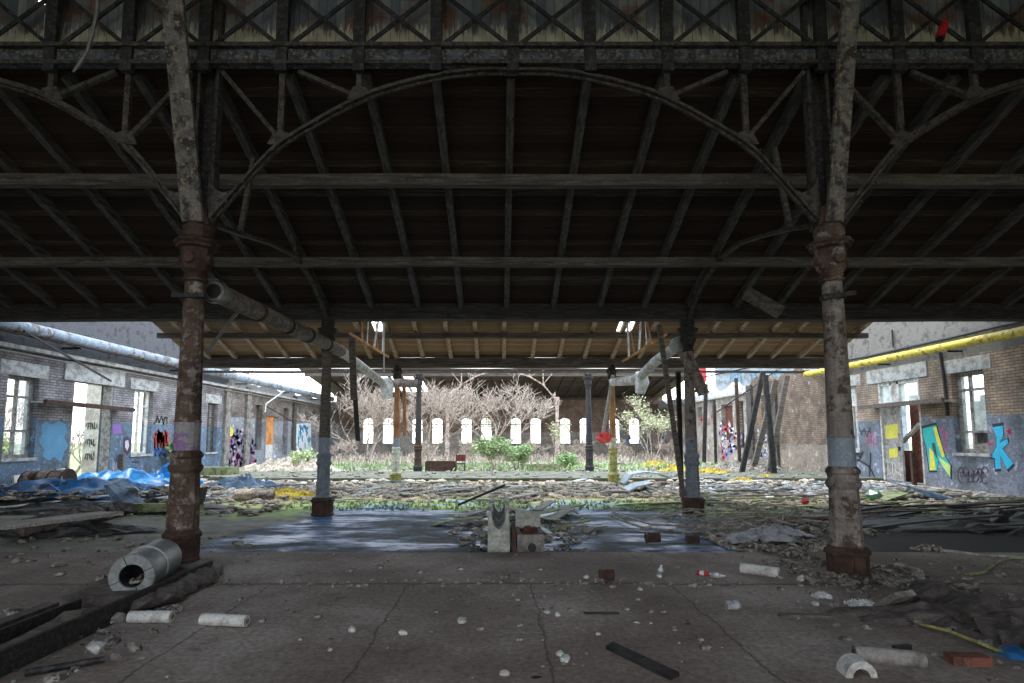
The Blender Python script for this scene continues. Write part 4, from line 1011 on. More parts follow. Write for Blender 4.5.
# ================= heaps and litter =================
def nz2(seed):
    r = random.Random(seed); w_ = [(r.uniform(.6,5),r.uniform(.6,5),r.uniform(0,6)) for _ in range(7)]
    return lambda x, y: sum(math.sin(a*x+b*y+c+1.3*math.sin(b*x-a*y))/ (1+.35*(a+b)) for a,b,c in w_)/2.2
def heap(name, cx, cy, wx, wy, h, mat, seed, label, cat, kind=None, nx=26, ny=22, rough=.35, z=-.05, sharp=0, group=None, thick=.0):
    f_ = nz2(seed); r = random.Random(seed); m = MB()
    for j in range(ny):
        for i in range(nx):
            u, v = i/(nx-1)*2-1, j/(ny-1)*2-1; k = 1+.25*f_(u*2+9, v*2)
            fall = max(0, 1-(u*u+v*v)**.5*1.0)**.6
            zz = h*fall*(1-rough+rough*2*abs(f_(u*3.0*wx, v*3.0*wy))) + sharp*r.uniform(-1,1)*fall
            a = math.sqrt(u*u+v*v)+1e-6; q = max(abs(u),abs(v))/a   # square to disc
            m.v.append((cx+u*q*wx*k, cy+v*q*wy*k, z-.02+max(0,zz)))
    for j in range(ny-1):
        for i in range(nx-1): m.f.append((j*nx+i, j*nx+i+1, (j+1)*nx+i+1, (j+1)*nx+i))
    # closed underside
    n = nx*ny; m.v += [(x,y,z-.03) for x,y,_ in m.v[:n]]
    rim = [i for i in range(nx)] + [j*nx+nx-1 for j in range(1,ny)] + [(ny-1)*nx+i for i in range(nx-2,-1,-1)] + [j*nx for j in range(ny-2,0,-1)]
    for a, b in zip(rim, rim[1:]+rim[:1]): m.f.append((a, a+n, b+n, b))
    m.f.append(tuple(i+n for i in reversed(rim)))
    return m.build(name, mat, label=label, cat=cat, kind=kind, origin=(cx,cy,z), smooth=sharp==0, group=group)
def rubble(x0, x1, y0, y1, n, r0, r1, mat, seed, label, name='rubble', zf=None, poly=None):
    r = random.Random(seed); m = MB()
    for i in range(n):
        x, y = r.uniform(x0,x1), r.uniform(y0,y1)
        if poly and not poly(x,y): continue
        s = r0+(r1-r0)*r.random()**2.5; z = (floor_z(x,y) if zf is None else zf(x,y))
        m.rock((x,y,z+s*.2), s, .5, r.random())
    return m.build(name, mat, label=label, cat='rubble', kind='stuff')
def plank(x, y, L_, w_, a, mat, label, group=None, z=None, tilt=0, t=.025, name='plank', cat='plank', bend=0):
    z = (floor_z(x,y) if z is None else z)+t/2+abs(math.sin(tilt))*L_/2+.002; d = V((math.cos(a)*math.cos(tilt), math.sin(a)*math.cos(tilt), math.sin(tilt))); p = V((x,y,z))
    m = MB(); r = random.Random(int(x*991+y*137))
    # a board with splintered ends
    s = V((-math.sin(a),math.cos(a),0))*w_/2; u = d.cross(s).normalized()*t/2
    n = 4; top = []
    for i in range(n+1):
        q = p+d*L_*(i/n-.5)+V((0,0,bend*math.sin(math.pi*i/n)))
        e_ = (r.uniform(-.12,.12)*w_*2 if i in (0,n) else 0)
        top += [q-s-u-d*e_, q+s-u+d*e_, q+s+u+d*e_, q-s+u-d*e_]
    fs = []
    for i in range(n):
        o = i*4
        for k in range(4): fs.append((o+k, o+(k+1)%4, o+4+(k+1)%4, o+4+k))
    fs += [(3,2,1,0), tuple(4*n+k for k in range(4))]
    m.add(top, fs); return m.build(name, mat, label=label, cat=cat, group=group, origin=p)
def field(x0, x1, y0, y1, n, L_, w_, mats, seed, label, group, ang=.35, zr_=0, tilt=.08, inside=None, name='plank', cat='plank'):
    r = random.Random(seed); k = 0
    while k < n:
        x, y = r.uniform(x0,x1), r.uniform(y0,y1)
        if inside and not inside(x,y): continue
        for cx_, cy_ in ((C1,Y1),(C2,Y1),(C1,Y2),(C2,Y2),(C1,Y3),(C2,Y3)):
            if abs(x-cx_) < .5 and abs(y-cy_) < .5: break
        else:
            plank(x, y, r.uniform(*L_), r.uniform(*w_), r.gauss(0,ang), r.choice(mats), label, group, None if not zr_ else r.uniform(0,zr_)-.05, r.uniform(0,tilt), bend=r.uniform(0,.03), name=name, cat=cat); k += 1

# ---- fields of debris (far to near)
rubble(-13.5,13.3,15,20.5,1900,.03,.20,'rubble_white',1,'bright broken plaster and rubble covering the lit floor beyond the puddles')
rubble(-13.5,13.3,13.8,20.3,1100,.03,.16,'rubble',2,'brown and grey rubble mixed over the lit floor beyond the puddles')
rubble(5.2,12.8,14.6,19.5,520,.03,.16,'white_plastic',8,'white plaster and plastic scraps glittering on the lit floor at right')
rubble(-12,-6,15,21,260,.03,.14,'white_plastic',9,'white scraps scattered on the lit floor at left')
rubble(-13,13,25,34,900,.05,.25,'rubble',3,'grey rubble lying between the weeds of the court')
rubble(-13.5,-4.8,11.5,15.5,700,.03,.17,'rubble',4,'dark rubble in front of the left doorway')
rubble(4.6,13.3,9.2,15,900,.03,.14,'rubble',5,'grey rubble among the planks on the right', poly=lambda x,y: x < 6.5 or y > 12)
G2 = 'mossy planks on the right of the lit floor'
field(3.2,12.5,10.6,16.5,70,(.8,2.6),(.05,.16),('wood_green','wood_green','wood_pale','wood'),11,'mossy green-grey plank lying flat in the plank field right of the right second-row column',G2,inside=lambda x,y: x > 3.2+(y-10.6)*.1)
field(-4,3.2,14.2,20,34,(.5,1.6),(.10,.32),('ice_sheet','wood_pale','wood_green','concrete_pale'),12,'pale flat board or slab scattered on the lit floor before the third column row','pale boards before the third row',ang=.9)
field(-12,-4,14.5,22,34,(.6,2.2),(.06,.2),('wood_pale','wood','blue_sheet','wood_green'),13,'loose plank scattered on the lit floor along the left wall','planks along the left wall',ang=.7)
field(6,13,16.5,23,40,(.6,2.2),(.06,.24),('wood_pale','ice_sheet','frame_white','blue_sheet','wood'),14,'white or bluish plank scattered on the lit floor along the right wall','pale planks along the right wall',ang=.6)
field(6.4,12.8,9.2,12.2,34,(.7,2.2),(.06,.16),('wood_dark','black'),15,'charred black plank in the dark heap at the foot of the right wall','charred planks on the right',zr_=.22,tilt=.12)
# ledge across the far hall, in front of the court
rubble(-13,13,20.9,24.9,420,.03,.12,'rubble',77,'sparse grey rubble lying on the long low concrete step', zf=lambda x,y: .06)
MB().span(XL+.1, XR-.1, 20.7, 25.0, -.15, .06).build('step', 'concrete_dark', label='long low grey concrete step crossing the hall before the fourth column row', cat='step')
# ---- left heap: tarpaulins, sheets, boards
heap('debris_heap', -9.4, 12.7, 3.8, 1.3, .25, 'dirt_dark', 31, 'dark heap of rubbish under the blue tarpaulins at left', 'heap', 'stuff', sharp=.06)
def tarp(cx, cy, wx, wy, h, seed, label, mat='tarp', z=.12, name='tarpaulin', cat='tarpaulin', a=0):
    f_ = nz2(seed); m = MB(); nx, ny = 40, 26
    for j in range(ny):
        for i in range(nx):
            u, v = i/(nx-1)*2-1, j/(ny-1)*2-1
            k = 1+.2*f_(u*1.5+3, v*1.5); q = f_(u*wx*.8+seed, v*wy*.9); q2 = 1-min(1, 1.6*abs(f_(u*wx*1.5+v, v*wy*1.7-u)))
            zz = h*(1-.8*u*u)*(1-.7*v*v)*(.25+.55*abs(q)+.45*q2)+.035*abs(f_(u*7+2,v*9))
            x_, y_ = u*wx*k, v*wy*k
            m.v.append((cx+x_*math.cos(a)-y_*math.sin(a), cy+x_*math.sin(a)+y_*math.cos(a), z+zz))
    for j in range(ny-1):
        for i in range(nx-1): m.f.append((j*nx+i, j*nx+i+1, (j+1)*nx+i+1, (j+1)*nx+i))
    n = nx*ny; m.v += [(x,y,z_-.012) for x,y,z_ in m.v[:n]]
    m.f += [tuple(i+n for i in reversed(q)) for q in list(m.f)]
    return m.build(name, mat, label=label, cat=cat, smooth=True, origin=(cx,cy,z))
g = atZ(112,492); tarp(g.x, g.y, 1.55, .7, .62, 2, 'brightest blue tarpaulin, bunched up before the left doorway')
g = atZ(165,490); tarp(g.x-.1, g.y+.2, .95, .5, .6, 5, 'blue tarpaulin with white underside left of the rust-brown near column', a=.35)
g = atZ(40,506); tarp(g.x, g.y+.6, 1.9, .7, .55, 7, 'long crumpled dirty blue tarpaulin at the far left of the heap', 'tarp_dark')
g = atZ(95,500); tarp(g.x+.3, g.y, 1.3, .5, .3, 8, 'low dark blue sheet below the brightest tarpaulin', 'tarp_dark', z=.22)
g = atZ(160,500); tarp(g.x+.1, g.y, 1.0, .35, .18, 9, 'white plastic sheet edge under the blue tarpaulin by the near column', 'white_plastic', z=.05)
e = thing('cladding_panel', (-13.2,16.2,0), 'white panel leaning low against the left wall under the blue painted patch', 'panel')
MB().beam(atX(13,487,XL+.45), atX(64,478,XL+.45), .06,.62).build('panel', 'frame_white', e); MB().beam(atX(12,486,XL+.37)+V((0,0,.1)), atX(66,477,XL+.37)+V((0,0,.3)), .05,.06).build('rail', 'rust', e)
e = thing('oil_drum', atZ(22,500), 'rusty pale drum lying at the far left end of the heap', 'drum'); g = atZ(6,498)
MB().tube([V((g.x,g.y+.6,.33)), V((g.x+.95,g.y+.75,.38))], .30, 16).build('body', 'peel_column', e, smooth=True)
for f_ in (0,.33,.66,1): q = V((g.x+.95*f_,g.y+.6+.15*f_,.33+.05*f_)); MB().tube([q, q+V((.03,0,0))], .315, 16).build('hoop', 'rust', e)
qa, qb = atZ(-6,528,.22), atZ(110,514,.22); plank((qa.x+qb.x)/2, (qa.y+qb.y)/2, (qb-qa).length, .42, math.atan2(qb.y-qa.y, qb.x-qa.x), 'wood_pale', 'long broad grey plank lying along the front of the left heap', z=.20, tilt=.0, t=.06)
g = atZ(122,512); 
e = thing('metal_trough', (g.x, g.y, 0), 'bent grey sheet-metal trough at the right end of the left heap', 'trough')
MB().prism([V((g.x-.35,g.y-.1,.55)),V((g.x-.25,g.y-.1,.55)),V((g.x+.25,g.y-.1,.0)),V((g.x+.0,g.y-.1,.0))], (0,.5,.1)).build('side', 'blue_sheet', e)
MB().beam((g.x+.1,g.y+.2,.06),(g.x+1.2,g.y+.3,.04), .3,.03).build('floor_plate', 'beam_dark', e)
g = atZ(192,512); e = thing('scrap_panel', (g.x,g.y,0), 'upright black curved scrap piece right of the rust-brown near column', 'scrap')
MB().strip([V((g.x-.25,g.y,.05)),V((g.x,g.y,.06)),V((g.x+.15,g.y,.22)),V((g.x+.2,g.y,.5))], .3,.05).build('sheet', 'black', e)
plank(g.x-.9, g.y+.1, 2.0, .16, .03, 'wood_green', 'mossy beam lying behind the foot of the rust-brown near column', z=.0, t=.16)
rubble(-12.6,-6.6,12.0,14.2,260,.03,.12,'rubble',78,'rubble and scraps lying on the blue tarpaulins at left', zf=lambda x,y: .30)
field(-12.2,-6.6,11.4,13.6,16,(.4,1.3),(.06,.2),('blue_sheet','wood','frame_white','wood_dark'),79,'short scrap board sticking out of the blue tarpaulin heap','scrap boards in the left heap',ang=.8,zr_=.5,tilt=.25)
# broken curb of bricks under the long plank
r = random.Random(5)
for i in range(13):
    g = atZ(28+i*7.2, 534-i*1.7); MB().rock((g.x, g.y+.05, .08), .24+.05*r.random(), .75, 60+i).build('masonry_block', 'curb', label='rough dark masonry block in the broken row below the long grey plank', cat='block', group='broken curb blocks at left', origin=(g.x,g.y,0))
heap('debris_heap', -7.4, 9.6, 1.6, .55, .18, 'dirt_dark', 36, 'low dirt bank in front of the broken masonry row at left', 'heap', 'stuff', sharp=.03, z=0)
# ---- mid-left bits
g = atZ(284,497,-.05); heap('insulation_wool', g.x, g.y, 1.0, .5, .34, 'yellow_wool', 41, 'torn yellow insulation wool left of the left second-row column', 'insulation', sharp=.04)
g = atZ(245,486); heap('cloth_heap', g.x, g.y, 1.3, .5, .40, 'blue_sheet', 42, 'dark blue crumpled cloth heap behind the yellow wool at left', 'cloth', sharp=.05)
for i, (px, py, L_, lab) in enumerate(((243,499,.4,'white rolled felt bundle furthest left of the yellow wool'),(262,500,.5,'grey rolled felt bundle touching the yellow wool'))):
    g = atZ(px,py); e = thing('felt_roll', (g.x,g.y,-.05), lab, 'roll'); MB().tube([(g.x-L_/2,g.y,.1),(g.x+L_/2,g.y+.1,.1)], .14, 12).build('roll', 'rubble_white' if i == 0 else 'rubble', e, smooth=True)
    MB().tube([(g.x+L_/2-.0,g.y+.1,.1),(g.x+L_/2+.02,g.y+.105,.1)], .08, 10).build('core', 'rubble', e)
g = atZ(285,470); plank(g.x-.9, 21.2, 2.8, .4, -.25, 'wood_green', 'long mossy pale beam lying toward the orange door at left', z=.12, t=.28, tilt=.02)
for i, (px, py, w_, lab) in enumerate(((680,472,1.3,'yellow insulation wool heap between the right third-row column and the right second-row column'),(655,466,1.0,'smaller yellow insulation wool heap right of the orange rusted column'),(712,474,1.0,'yellow insulation wool heap just right of the right second-row column'),(763,478,.9,'flat yellow wool slab before the damp right wall, nearer the grey column'),(742,480,.6,'small yellow wool scrap left of the flat yellow slab'))):
    g = atZ(px,py); heap('insulation_wool', g.x, g.y, w_, .5, .42 if i < 3 else .2, 'yellow_wool', 45+i, lab, 'insulation', sharp=.05)
g = atZ(760,474); heap('debris_heap', g.x-.2, g.y+1.6, 2.6, .9, .6, 'rubble', 52, 'brown mound of rubble along the foot of the damp right wall', 'heap', 'stuff', sharp=.06)
# pale blue sheets by the third row
for (x0,x1,py,mat,lab,z0) in ((622,668,483,'ice_sheet','pale blue-grey curved sheet right of the right third-row column',.18),(626,652,490,'ice_sheet','shorter pale sheet lying before the curved pale blue sheet',.02)):
    a, b = atZ(x0,py), atZ(x1,py); m = MB(); m.strip([V((a.x,a.y,0)),V((a.x+.25,a.y,z0+.12)),V((a.x+.7,a.y,z0+.2)),V((b.x-.3,b.y,z0+.14)),V((b.x,b.y,z0))], .9,.04); m.build('curved_sheet', mat, label=lab, cat='sheet')
# dark trough, red chair, planter, red bundle, drum tyres
g = atZ(440,471.5); e = thing('steel_trough', (g.x,g.y,-.05), 'dark rusty steel trough on the floor beside the left fourth-row column', 'trough')
m = MB(); m.span(g.x-.68,g.x+.68,g.y,g.y+.04,-.05,.45).build('front_panel', 'rust', e); MB().span(g.x-.68,g.x-.64,g.y+.04,g.y+.6,-.05,.45).build('end_panel', 'rust', e); MB().span(g.x+.64,g.x+.68,g.y+.04,g.y+.6,-.05,.45).build('end_panel', 'rust', e)
MB().span(g.x-.64,g.x+.64,g.y+.56,g.y+.6,-.05,.45).build('back_panel', 'rust', e)
g = atZ(460,472.5); x, y = g.x, g.y; e = thing('red_chair', (x,y,-.05), 'small chair with dark red backrest right of the dark steel trough', 'chair')
for sx_ in (-.2,.2):
    for sy_ in (0,.4): MB().beam((x+sx_,y+sy_,-.05),(x+sx_*.95,y+sy_,.38 if sy_ == 0 else .75), .03,.03,(0,1,0)).build('leg', 'dark_iron', e)
MB().span(x-.22,x+.22,y-.02,y+.42,.36,.40).build('seat', 'rust', e); MT['dark_red'] = plain('dark_red_paint', (.16,.02,.02), .6); MB().span(x-.22,x+.22,y+.36,y+.40,.48,.76).build('backrest', 'dark_red', e)
g = atZ(545,471.5); x, y = g.x, g.y; e = thing('planter', (x,y,-.05), 'long low mossy concrete planter left of the slim black column', 'planter')
for a_ in ((x-.68,x+.68,y,y+.08),(x-.68,x+.68,y+.5,y+.58),(x-.68,x-.6,y+.08,y+.5),(x+.6,x+.68,y+.08,y+.5)): MB().span(*a_,-.05,.32).build('side_wall', 'wood_green' if a_[2] == y else 'concrete', e)
MB().span(x-.6,x+.6,y+.08,y+.5,-.03,.24).build('soil', 'rubble', e)
e = thing('cloth_bundle', atY(604,438,19.2), 'red and pink cloth bundle hung on the orange rusted third-row column', 'cloth')
f_ = nz2(77); m = MB(); c0 = atY(604,438,19.35); n1, n2 = 14, 18
for j in range(n1+1):
    for i in range(n2):
        t, p_ = math.pi*j/n1, 2*math.pi*i/n2; d = V((math.sin(t)*math.cos(p_), math.sin(t)*math.sin(p_), math.cos(t)))
        m.v.append(tuple(c0 + V((d.x*.24, d.y*.14, d.z*.17))*(1+.45*f_(d.x*3+d.y*2, d.z*3+d.y))))
for j in range(n1):
    for i in range(n2): m.f.append((j*n2+i, j*n2+(i+1)%n2, (j+1)*n2+(i+1)%n2, (j+1)*n2+i))
m.build('crumpled_cloth', 'pink', e); MB().beam(c0+V((0,.0,0)), (C2-.1, Y3-.05, c0.z+.1), .03,.03).build('tie', 'pale_cable', e)
g = atZ(355,478); heap('debris_heap', -9.6, 26.2, 2.4, .8, .8, 'rubble_white', 53, 'pale mound of rubble and greenery behind the left second-row column', 'heap', 'stuff', sharp=.08)
# ---- centre: concrete chute and box at the edge of the pit
gL, gR = atZ(489,548), atZ(515,548); y0 = 7.85
e = thing('concrete_chute', (gL.x, y0, -.05), 'white-green weathered concrete chute block at the slab edge, left of the brick-filled box', 'block')
x0, x1 = atY(489,500,y0).x, atY(510,500,y0).x; x0 -= .02
zt = .52
def U(yf, yb, mat, nm):
    m = MB(); xm = (x0+x1)/2; hw = (x1-x0)/2
    out = [V((x0,yf,-.05)),V((x1,yf,-.05)),V((x1-.02,yf,zt))]+[V((xm+math.cos(t)*hw*.66, yf, zt-.02-math.sin(t)*hw*1.5)) for t in [math.pi*i/9 for i in range(10)]]+[V((x0+.02,yf,zt))]
    m.prism(out, (0,yb-yf,0)); return m.build(nm, mat, e)
U(y0, y0+.16, 'concrete_pale', 'front_lip'); 
m = MB()
for i in range(4):
    yy_ = y0+.45+i*.8
    xm = (x0+x1)/2; hw = (x1-x0)/2; zt = .48-.03*i; U(yy_, yy_+.12, 'concrete_pale', 'rib')
MB().span(x0, x0+.06, y0+.16, y0+3.2, -.05, .40).build('side_wall', 'concrete_pale', e); MB().span(x1-.06, x1, y0+.16, y0+3.2, -.05, .40).build('side_wall', 'concrete_pale', e)
xa, xb = atY(517,540,y0).x, atY(544,540,y0).x
e = thing('concrete_box', ((xa+xb)/2, y0, -.05), 'open concrete box filled with broken bricks, right of the white-green chute', 'box')
m = MB(); m.span(xa,xb,y0,y0+.06,-.05,.20).build('front_wall', 'concrete', e)
MB().span(xa,xa+.05,y0+.06,y0+.7,-.05,.20).build('side_wall', 'concrete', e); MB().span(xb-.05,xb,y0+.06,y0+.7,-.05,.20).build('side_wall', 'concrete', e); MB().span(xa,xb,y0+.7,y0+.76,-.05,.42).build('back_wall', 'concrete_pale', e)
MB().tube([((xa+xb)/2+.02,y0-.004,.03),((xa+xb)/2+.02,y0+.01,.03)], .06, 9).build('hole', 'black', e)
rubble(xa+.07,xb-.07,y0+.1,y0+.66,60,.03,.07,'brick_red',61,'heap of broken red bricks inside the concrete box','rubble', zf=lambda x,y: .12+.1*(y-y0))
MB().span(xa-.07,xa-.015,y0-.02,y0+.5,-.05,.28).build('iron_post', 'rust', label='short rusty iron plate between the chute and the concrete box', cat='plate')
MB().beam(atY(458,505,9.6), atY(505,485,9.8), .035,.035).build('steel_rod', 'black', label='dark rod sticking up obliquely over the concrete chute', cat='rod')
rubble(-.6,1.2,7.95,11.5,330,.02,.09,'rubble',62,'rubble heaped around the concrete chute and box')
rubble(-.9,1.6,9,12.5,260,.02,.10,'rubble_white',63,'white and green rubble behind the concrete chute')
field(-.9,1.9,9.3,13,16,(.4,1.1),(.1,.25),('wood_green','ice_sheet','wood_pale'),64,'mossy or pale board scattered around the concrete chute','boards around the chute',ang=.8,tilt=.2)
# ---- stalks and grey film heap on the right
r = random.Random(9)
for i in range(46):
    g = atZ(r.uniform(668,800), r.uniform(508,536)); a = r.gauss(0,.5); L_ = r.uniform(.5,1.5); pts = []
    for k in range(6):
        t = k/5; pts.append((g.x+L_*(t-.5)*math.cos(a), g.y+L_*(t-.5)*math.sin(a)+.15*math.sin(t*3+i), .0+.05+ .12*math.sin(t*math.pi)*r.random()))
    MB().tube(pts, [.013]*6, 5).build('dry_stalk', 'reed', label='thin pale dry stalk in the tangle behind the grey plastic heap', cat='stalk', group='tangle of dry stalks')
for i, P in enumerate((((608,515),(640,527),(690,532),(740,528)),((612,512),(650,524),(700,527),(760,523)))):
    MB().tube([tuple(atZ(x,y,0)) for x,y in P], .018, 6).build('long_stalk', 'reed', label=('lower' if i == 0 else 'upper')+' of the two long pale canes reaching left over the wet asphalt', cat='stalk')
g = atZ(785,545); 
rubble(g.x-.8,g.x+.7,g.y-.35,g.y+1.2,200,.03,.12,'rubble_white',72,'pale plaster bits among the grey plastic left of the grey near column')
rubble(g.x-.8,g.x+.75,g.y-.35,g.y+1.1,330,.03,.12,'rubble',70,'small rubble under the grey plastic left of the grey near column')
tarp(g.x-.25, g.y+.3, .5, .3, .15, 21, 'crumpled grey plastic film heap left of the grey near column', 'grey_plastic', z=.02, name='plastic_film', cat='plastic')
tarp(g.x+.25, g.y+.75, .42, .3, .16, 22, 'second crumpled plastic film lump, further back behind the first heap', 'grey_plastic', z=.02, name='plastic_film', cat='plastic')
for i, (px, py, s_) in enumerate(((752,548,.12),(770,552,.10),(790,556,.13),(805,560,.11),(812,548,.14),(800,543,.12))):
    g = atZ(px,py); MB().rock((g.x,g.y,s_*.25), s_, .7, 80+i).build('stone', 'rubble', label='fist-sized grey stone in the rubble left of the grey near column', cat='stone', group='stones beside the grey near column', origin=(g.x,g.y,0))
g = atZ(855,575); rubble(C2-.7,C2+.8,Y1-.75,Y1+.5,170,.02,.09,'rubble',71,'dirt and grit around the foot of the grey near column', poly=lambda x,y: (x-C2)**2+(y-Y1)**2 > .07)
# dark heap right
heap('debris_heap', 9.4, 10.3, 3.3, 1.5, .28, 'dirt_dark', 55, 'wet black heap of dirt and charred wood at the foot of the right wall', 'heap', 'stuff', sharp=.05)
g = atZ(925,497); e = thing('cladding_panel', (g.x,g.y,.1), 'blue-grey bent sheet panel lying before the teal and yellow graffiti', 'panel')
a, b = atY(903,487,g.y), atY(944,496,g.y)
MB().prism([V((a.x-.1,a.y-.3,a.z+.05)),V((b.x,b.y-.3,b.z-.05)),V((b.x+.1,b.y-.35,b.z-.18)),V((a.x+.3,a.y-.35,a.z-.18))], (0,.04,.03)).build('front_face', 'blue_sheet', e)
MB().prism([V((a.x-.1,a.y-.28,a.z+.05)),V((b.x,b.y-.28,b.z-.05)),V((b.x-.15,b.y+.5,b.z+.08)),V((a.x-.1,a.y+.5,a.z+.14))], (0,0,-.03)).build('top_face', 'blue_sheet', e)
g = atZ(885,498); plank(g.x, g.y, 1.5, .6, .5, 'wood_green', 'mossy green panel lying left of the bent blue-grey panel', tilt=.12)
for px, py, c, lab in ((866,492,'white_plastic','crumpled white plastic lump between the grey near column and the green panel'),(874,500,'green_glass','shiny green plastic piece behind the grey near column'),(805,507,'red','small red scrap on the planks left of the grey near column')):
    g = atZ(px,py); MB().rock((g.x,g.y,.12), .2 if c != 'red' else .1, .8, 3).build('plastic_scrap', c, label=lab, cat='scrap', origin=(g.x,g.y,0))
# timber skirting along the right doorway
plank(XR-1.3, 17.5, 3.5, .3, math.pi/2, 'frame_white', 'white board lying on the floor along the right wall by the doorway', t=.05)
MB().beam((XR-.15,RD[0]+.3,-.05),(XR-.15,RD[0]+.3,1.0), .12,.1,(0,1,0)).build('stub_post', 'rust', label='short brown post standing in the right doorway', cat='post')
MB().beam(atX(903,442,XR+.3), atX(920,424,XR+.3), .12,.1,(0,1,0)).build('leaning_board', 'wood_pale', label='pale slanting board in the right doorway', cat='board')
MB().beam(atX(121,484,XL+.12), atX(122,454,XL+.12), .14,.1,(0,1,0)).build('stub_post', 'wood', label='short brown post standing right of the left doorway', cat='post')

# ================= foreground =================
# curb with steel edges on the left
A, B_ = V((-6.2,3.05,0)), V((-3.22,6.15,0))     # outer line
def cu(t, off, z): 
    d = (B_-A).normalized(); n = V((d.y,-d.x,0)); return A+(B_-A)*t+n*off+V((0,0,z))
pA = atZ(0,672,.05); pB = atZ(214,572,.05); A = V((pA.x,pA.y,0)); B_ = V((pB.x,pB.y,0)); A = A-(B_-A)*.25
e = thing('curb_platform', tuple(B_), 'low raised masonry curb with steel edging under the rust-brown near column and grey drum', 'curb')
d = (B_-A).normalized(); n = V((d.y,-d.x,0))
def slab(t0, t1, o0, o1, z0, z1, nm, mt, par=e): return MB().hexa([cu(t0,o0,z0),cu(t1,o0,z0),cu(t1,o1,z0),cu(t0,o1,z0),cu(t0,o0,z1),cu(t1,o0,z1),cu(t1,o1,z1),cu(t0,o1,z1)]).build(nm, mt, par)
slab(.66,1.0,-.78,-.05,0,.10,'masonry_bed','curb'); slab(0,.60,-.78,-.66,0,.10,'masonry_bed','curb')
slab(0,1.0,-.05,-.015,0,.17,'steel_edge','beam_dark'); slab(0,.60,-.50,-.47,0,.13,'steel_edge','beam_dark')
slab(0,.62,-.47,-.05,0,.03,'channel_floor','dirt_dark')
r = random.Random(3)
for i in range(9):
    t = .62+.038*i; c0 = cu(t+.02,.03,.06); MB().rock(c0, .17, .55, 90+i).build('facing_stone', 'curb', e)
slab(.985,1.03,-.6,.06,0,.12,'end_stone','concrete')
plank(*(cu(.38,-.28,0)).xy, 1.0, .14, math.atan2(d.y,d.x)+.15, 'wood', 'dark brown board lying in the steel-edged channel at left', z=.04, t=.04)
# grey drum (insulated duct piece)
g = atZ(146,600,.02); c0 = V((atZ(133,601,.0).x, atZ(133,601,.0).y, .33)); c0 = atY(132,576,c0.y+.0); dd = (atY(163,560,c0.y+.75)-c0); dd.z = .02; dd.normalize()
e = thing('duct_drum', tuple(c0), 'short fat grey sheet-metal duct drum lying on the curb, open end toward the viewer', 'duct'); LD_ = .72; ro, ri = .198, .105
m = MB(); N = 28
def ring(p, rad, k):
    a = dd.cross(V((0,0,1))).normalized(); b = a.cross(dd); t = 2*math.pi*k/N; return p + a*math.cos(t)*rad + b*math.sin(t)*rad
def ringsurf(m, specs):
    o = len(m.v)
    for p, rad in specs: m.v += [tuple(ring(p, rad, k)) for k in range(N)]
    for i in range(len(specs)-1):
        for k in range(N): m.f.append((o+i*N+k, o+(i+1)*N+k, o+(i+1)*N+(k+1)%N, o+i*N+(k+1)%N))
q = c0+dd*LD_
ringsurf(m, [(c0,ro),(c0+dd*.30,ro),(c0+dd*.305,ro+.012),(c0+dd*.36,ro+.012),(c0+dd*.365,ro),(q,ro)]); m.build('outer_shell', 'galv', e, smooth=True)
m = MB(); ringsurf(m, [(c0,ri),(c0-dd*.012,ri+.005),(c0-dd*.012,ro-.006),(c0,ro+.004)]); m.build('end_ring', 'galv', e)
m = MB(); ringsurf(m, [(c0,ri),(q,ri)]); ringsurf(m, [(q,ri),(q,ro)]); m.build('inner_tube', 'dark_iron', e)
for k in range(4):
    t = .4+k*math.pi/2; a = dd.cross(V((0,0,1))).normalized(); b = a.cross(dd); u = a*math.cos(t)+b*math.sin(t)
    MB().beam(c0-dd*.016+u*ri, c0-dd*.016+u*ro, .006,.006,tuple(dd)).build('seam', 'black', e)
m = MB(); r = random.Random(8)
for k in range(14): m.rock(c0+dd*r.uniform(.05,.3)+V((r.uniform(-.05,.05),0,-ri+.035)), .03, .7, k)
m.build('leaf_litter', 'rubble', e, kind='stuff')
# lagging pieces
def half_tube(name, p, q, r_, label, mat='foam', cat='pipe lagging'):
    e = thing(name, tuple(p), label, cat); p, q = V(p), V(q); n_ = 10; f_ = nz2(int(p.x*100)); pts = [p+(q-p)*i/n_ for i in range(n_+1)]; d_ = (q-p).normalized()
    MB().tube(pts, [r_*(1+.06*f_(i*2.1,1)) for i in range(n_+1)], 12).build('lagging_shell', mat, e, smooth=True)
    for s_, x_ in ((-1,p),(1,q)): MB().tube([x_+d_*s_*.001, x_+d_*s_*.006], r_*.45, 9).build('bore', 'black' if s_ < 0 else 'rubble', e)
    return e
a, b = atZ(130,617,.05), atZ(172,617,.05); half_tube('pipe_lagging', a, b, .05, 'broken white lagging cylinder directly below the grey drum')
a, b = atZ(202,619,.05), atZ(247,621,.05); half_tube('pipe_lagging', a, b, .047, 'broken white lagging cylinder with a crack, right of the one below the drum')
a, b = atZ(741,568,.04), atZ(779,573,.04); half_tube('pipe_lagging', a, b, .06, 'pale grey lagging piece left of the grey near column')
a, b = atZ(854,653,.05), atZ(924,660,.04); half_tube('pipe_lagging', a, b, .055, 'long dusty grey lagging piece at bottom right', 'concrete')
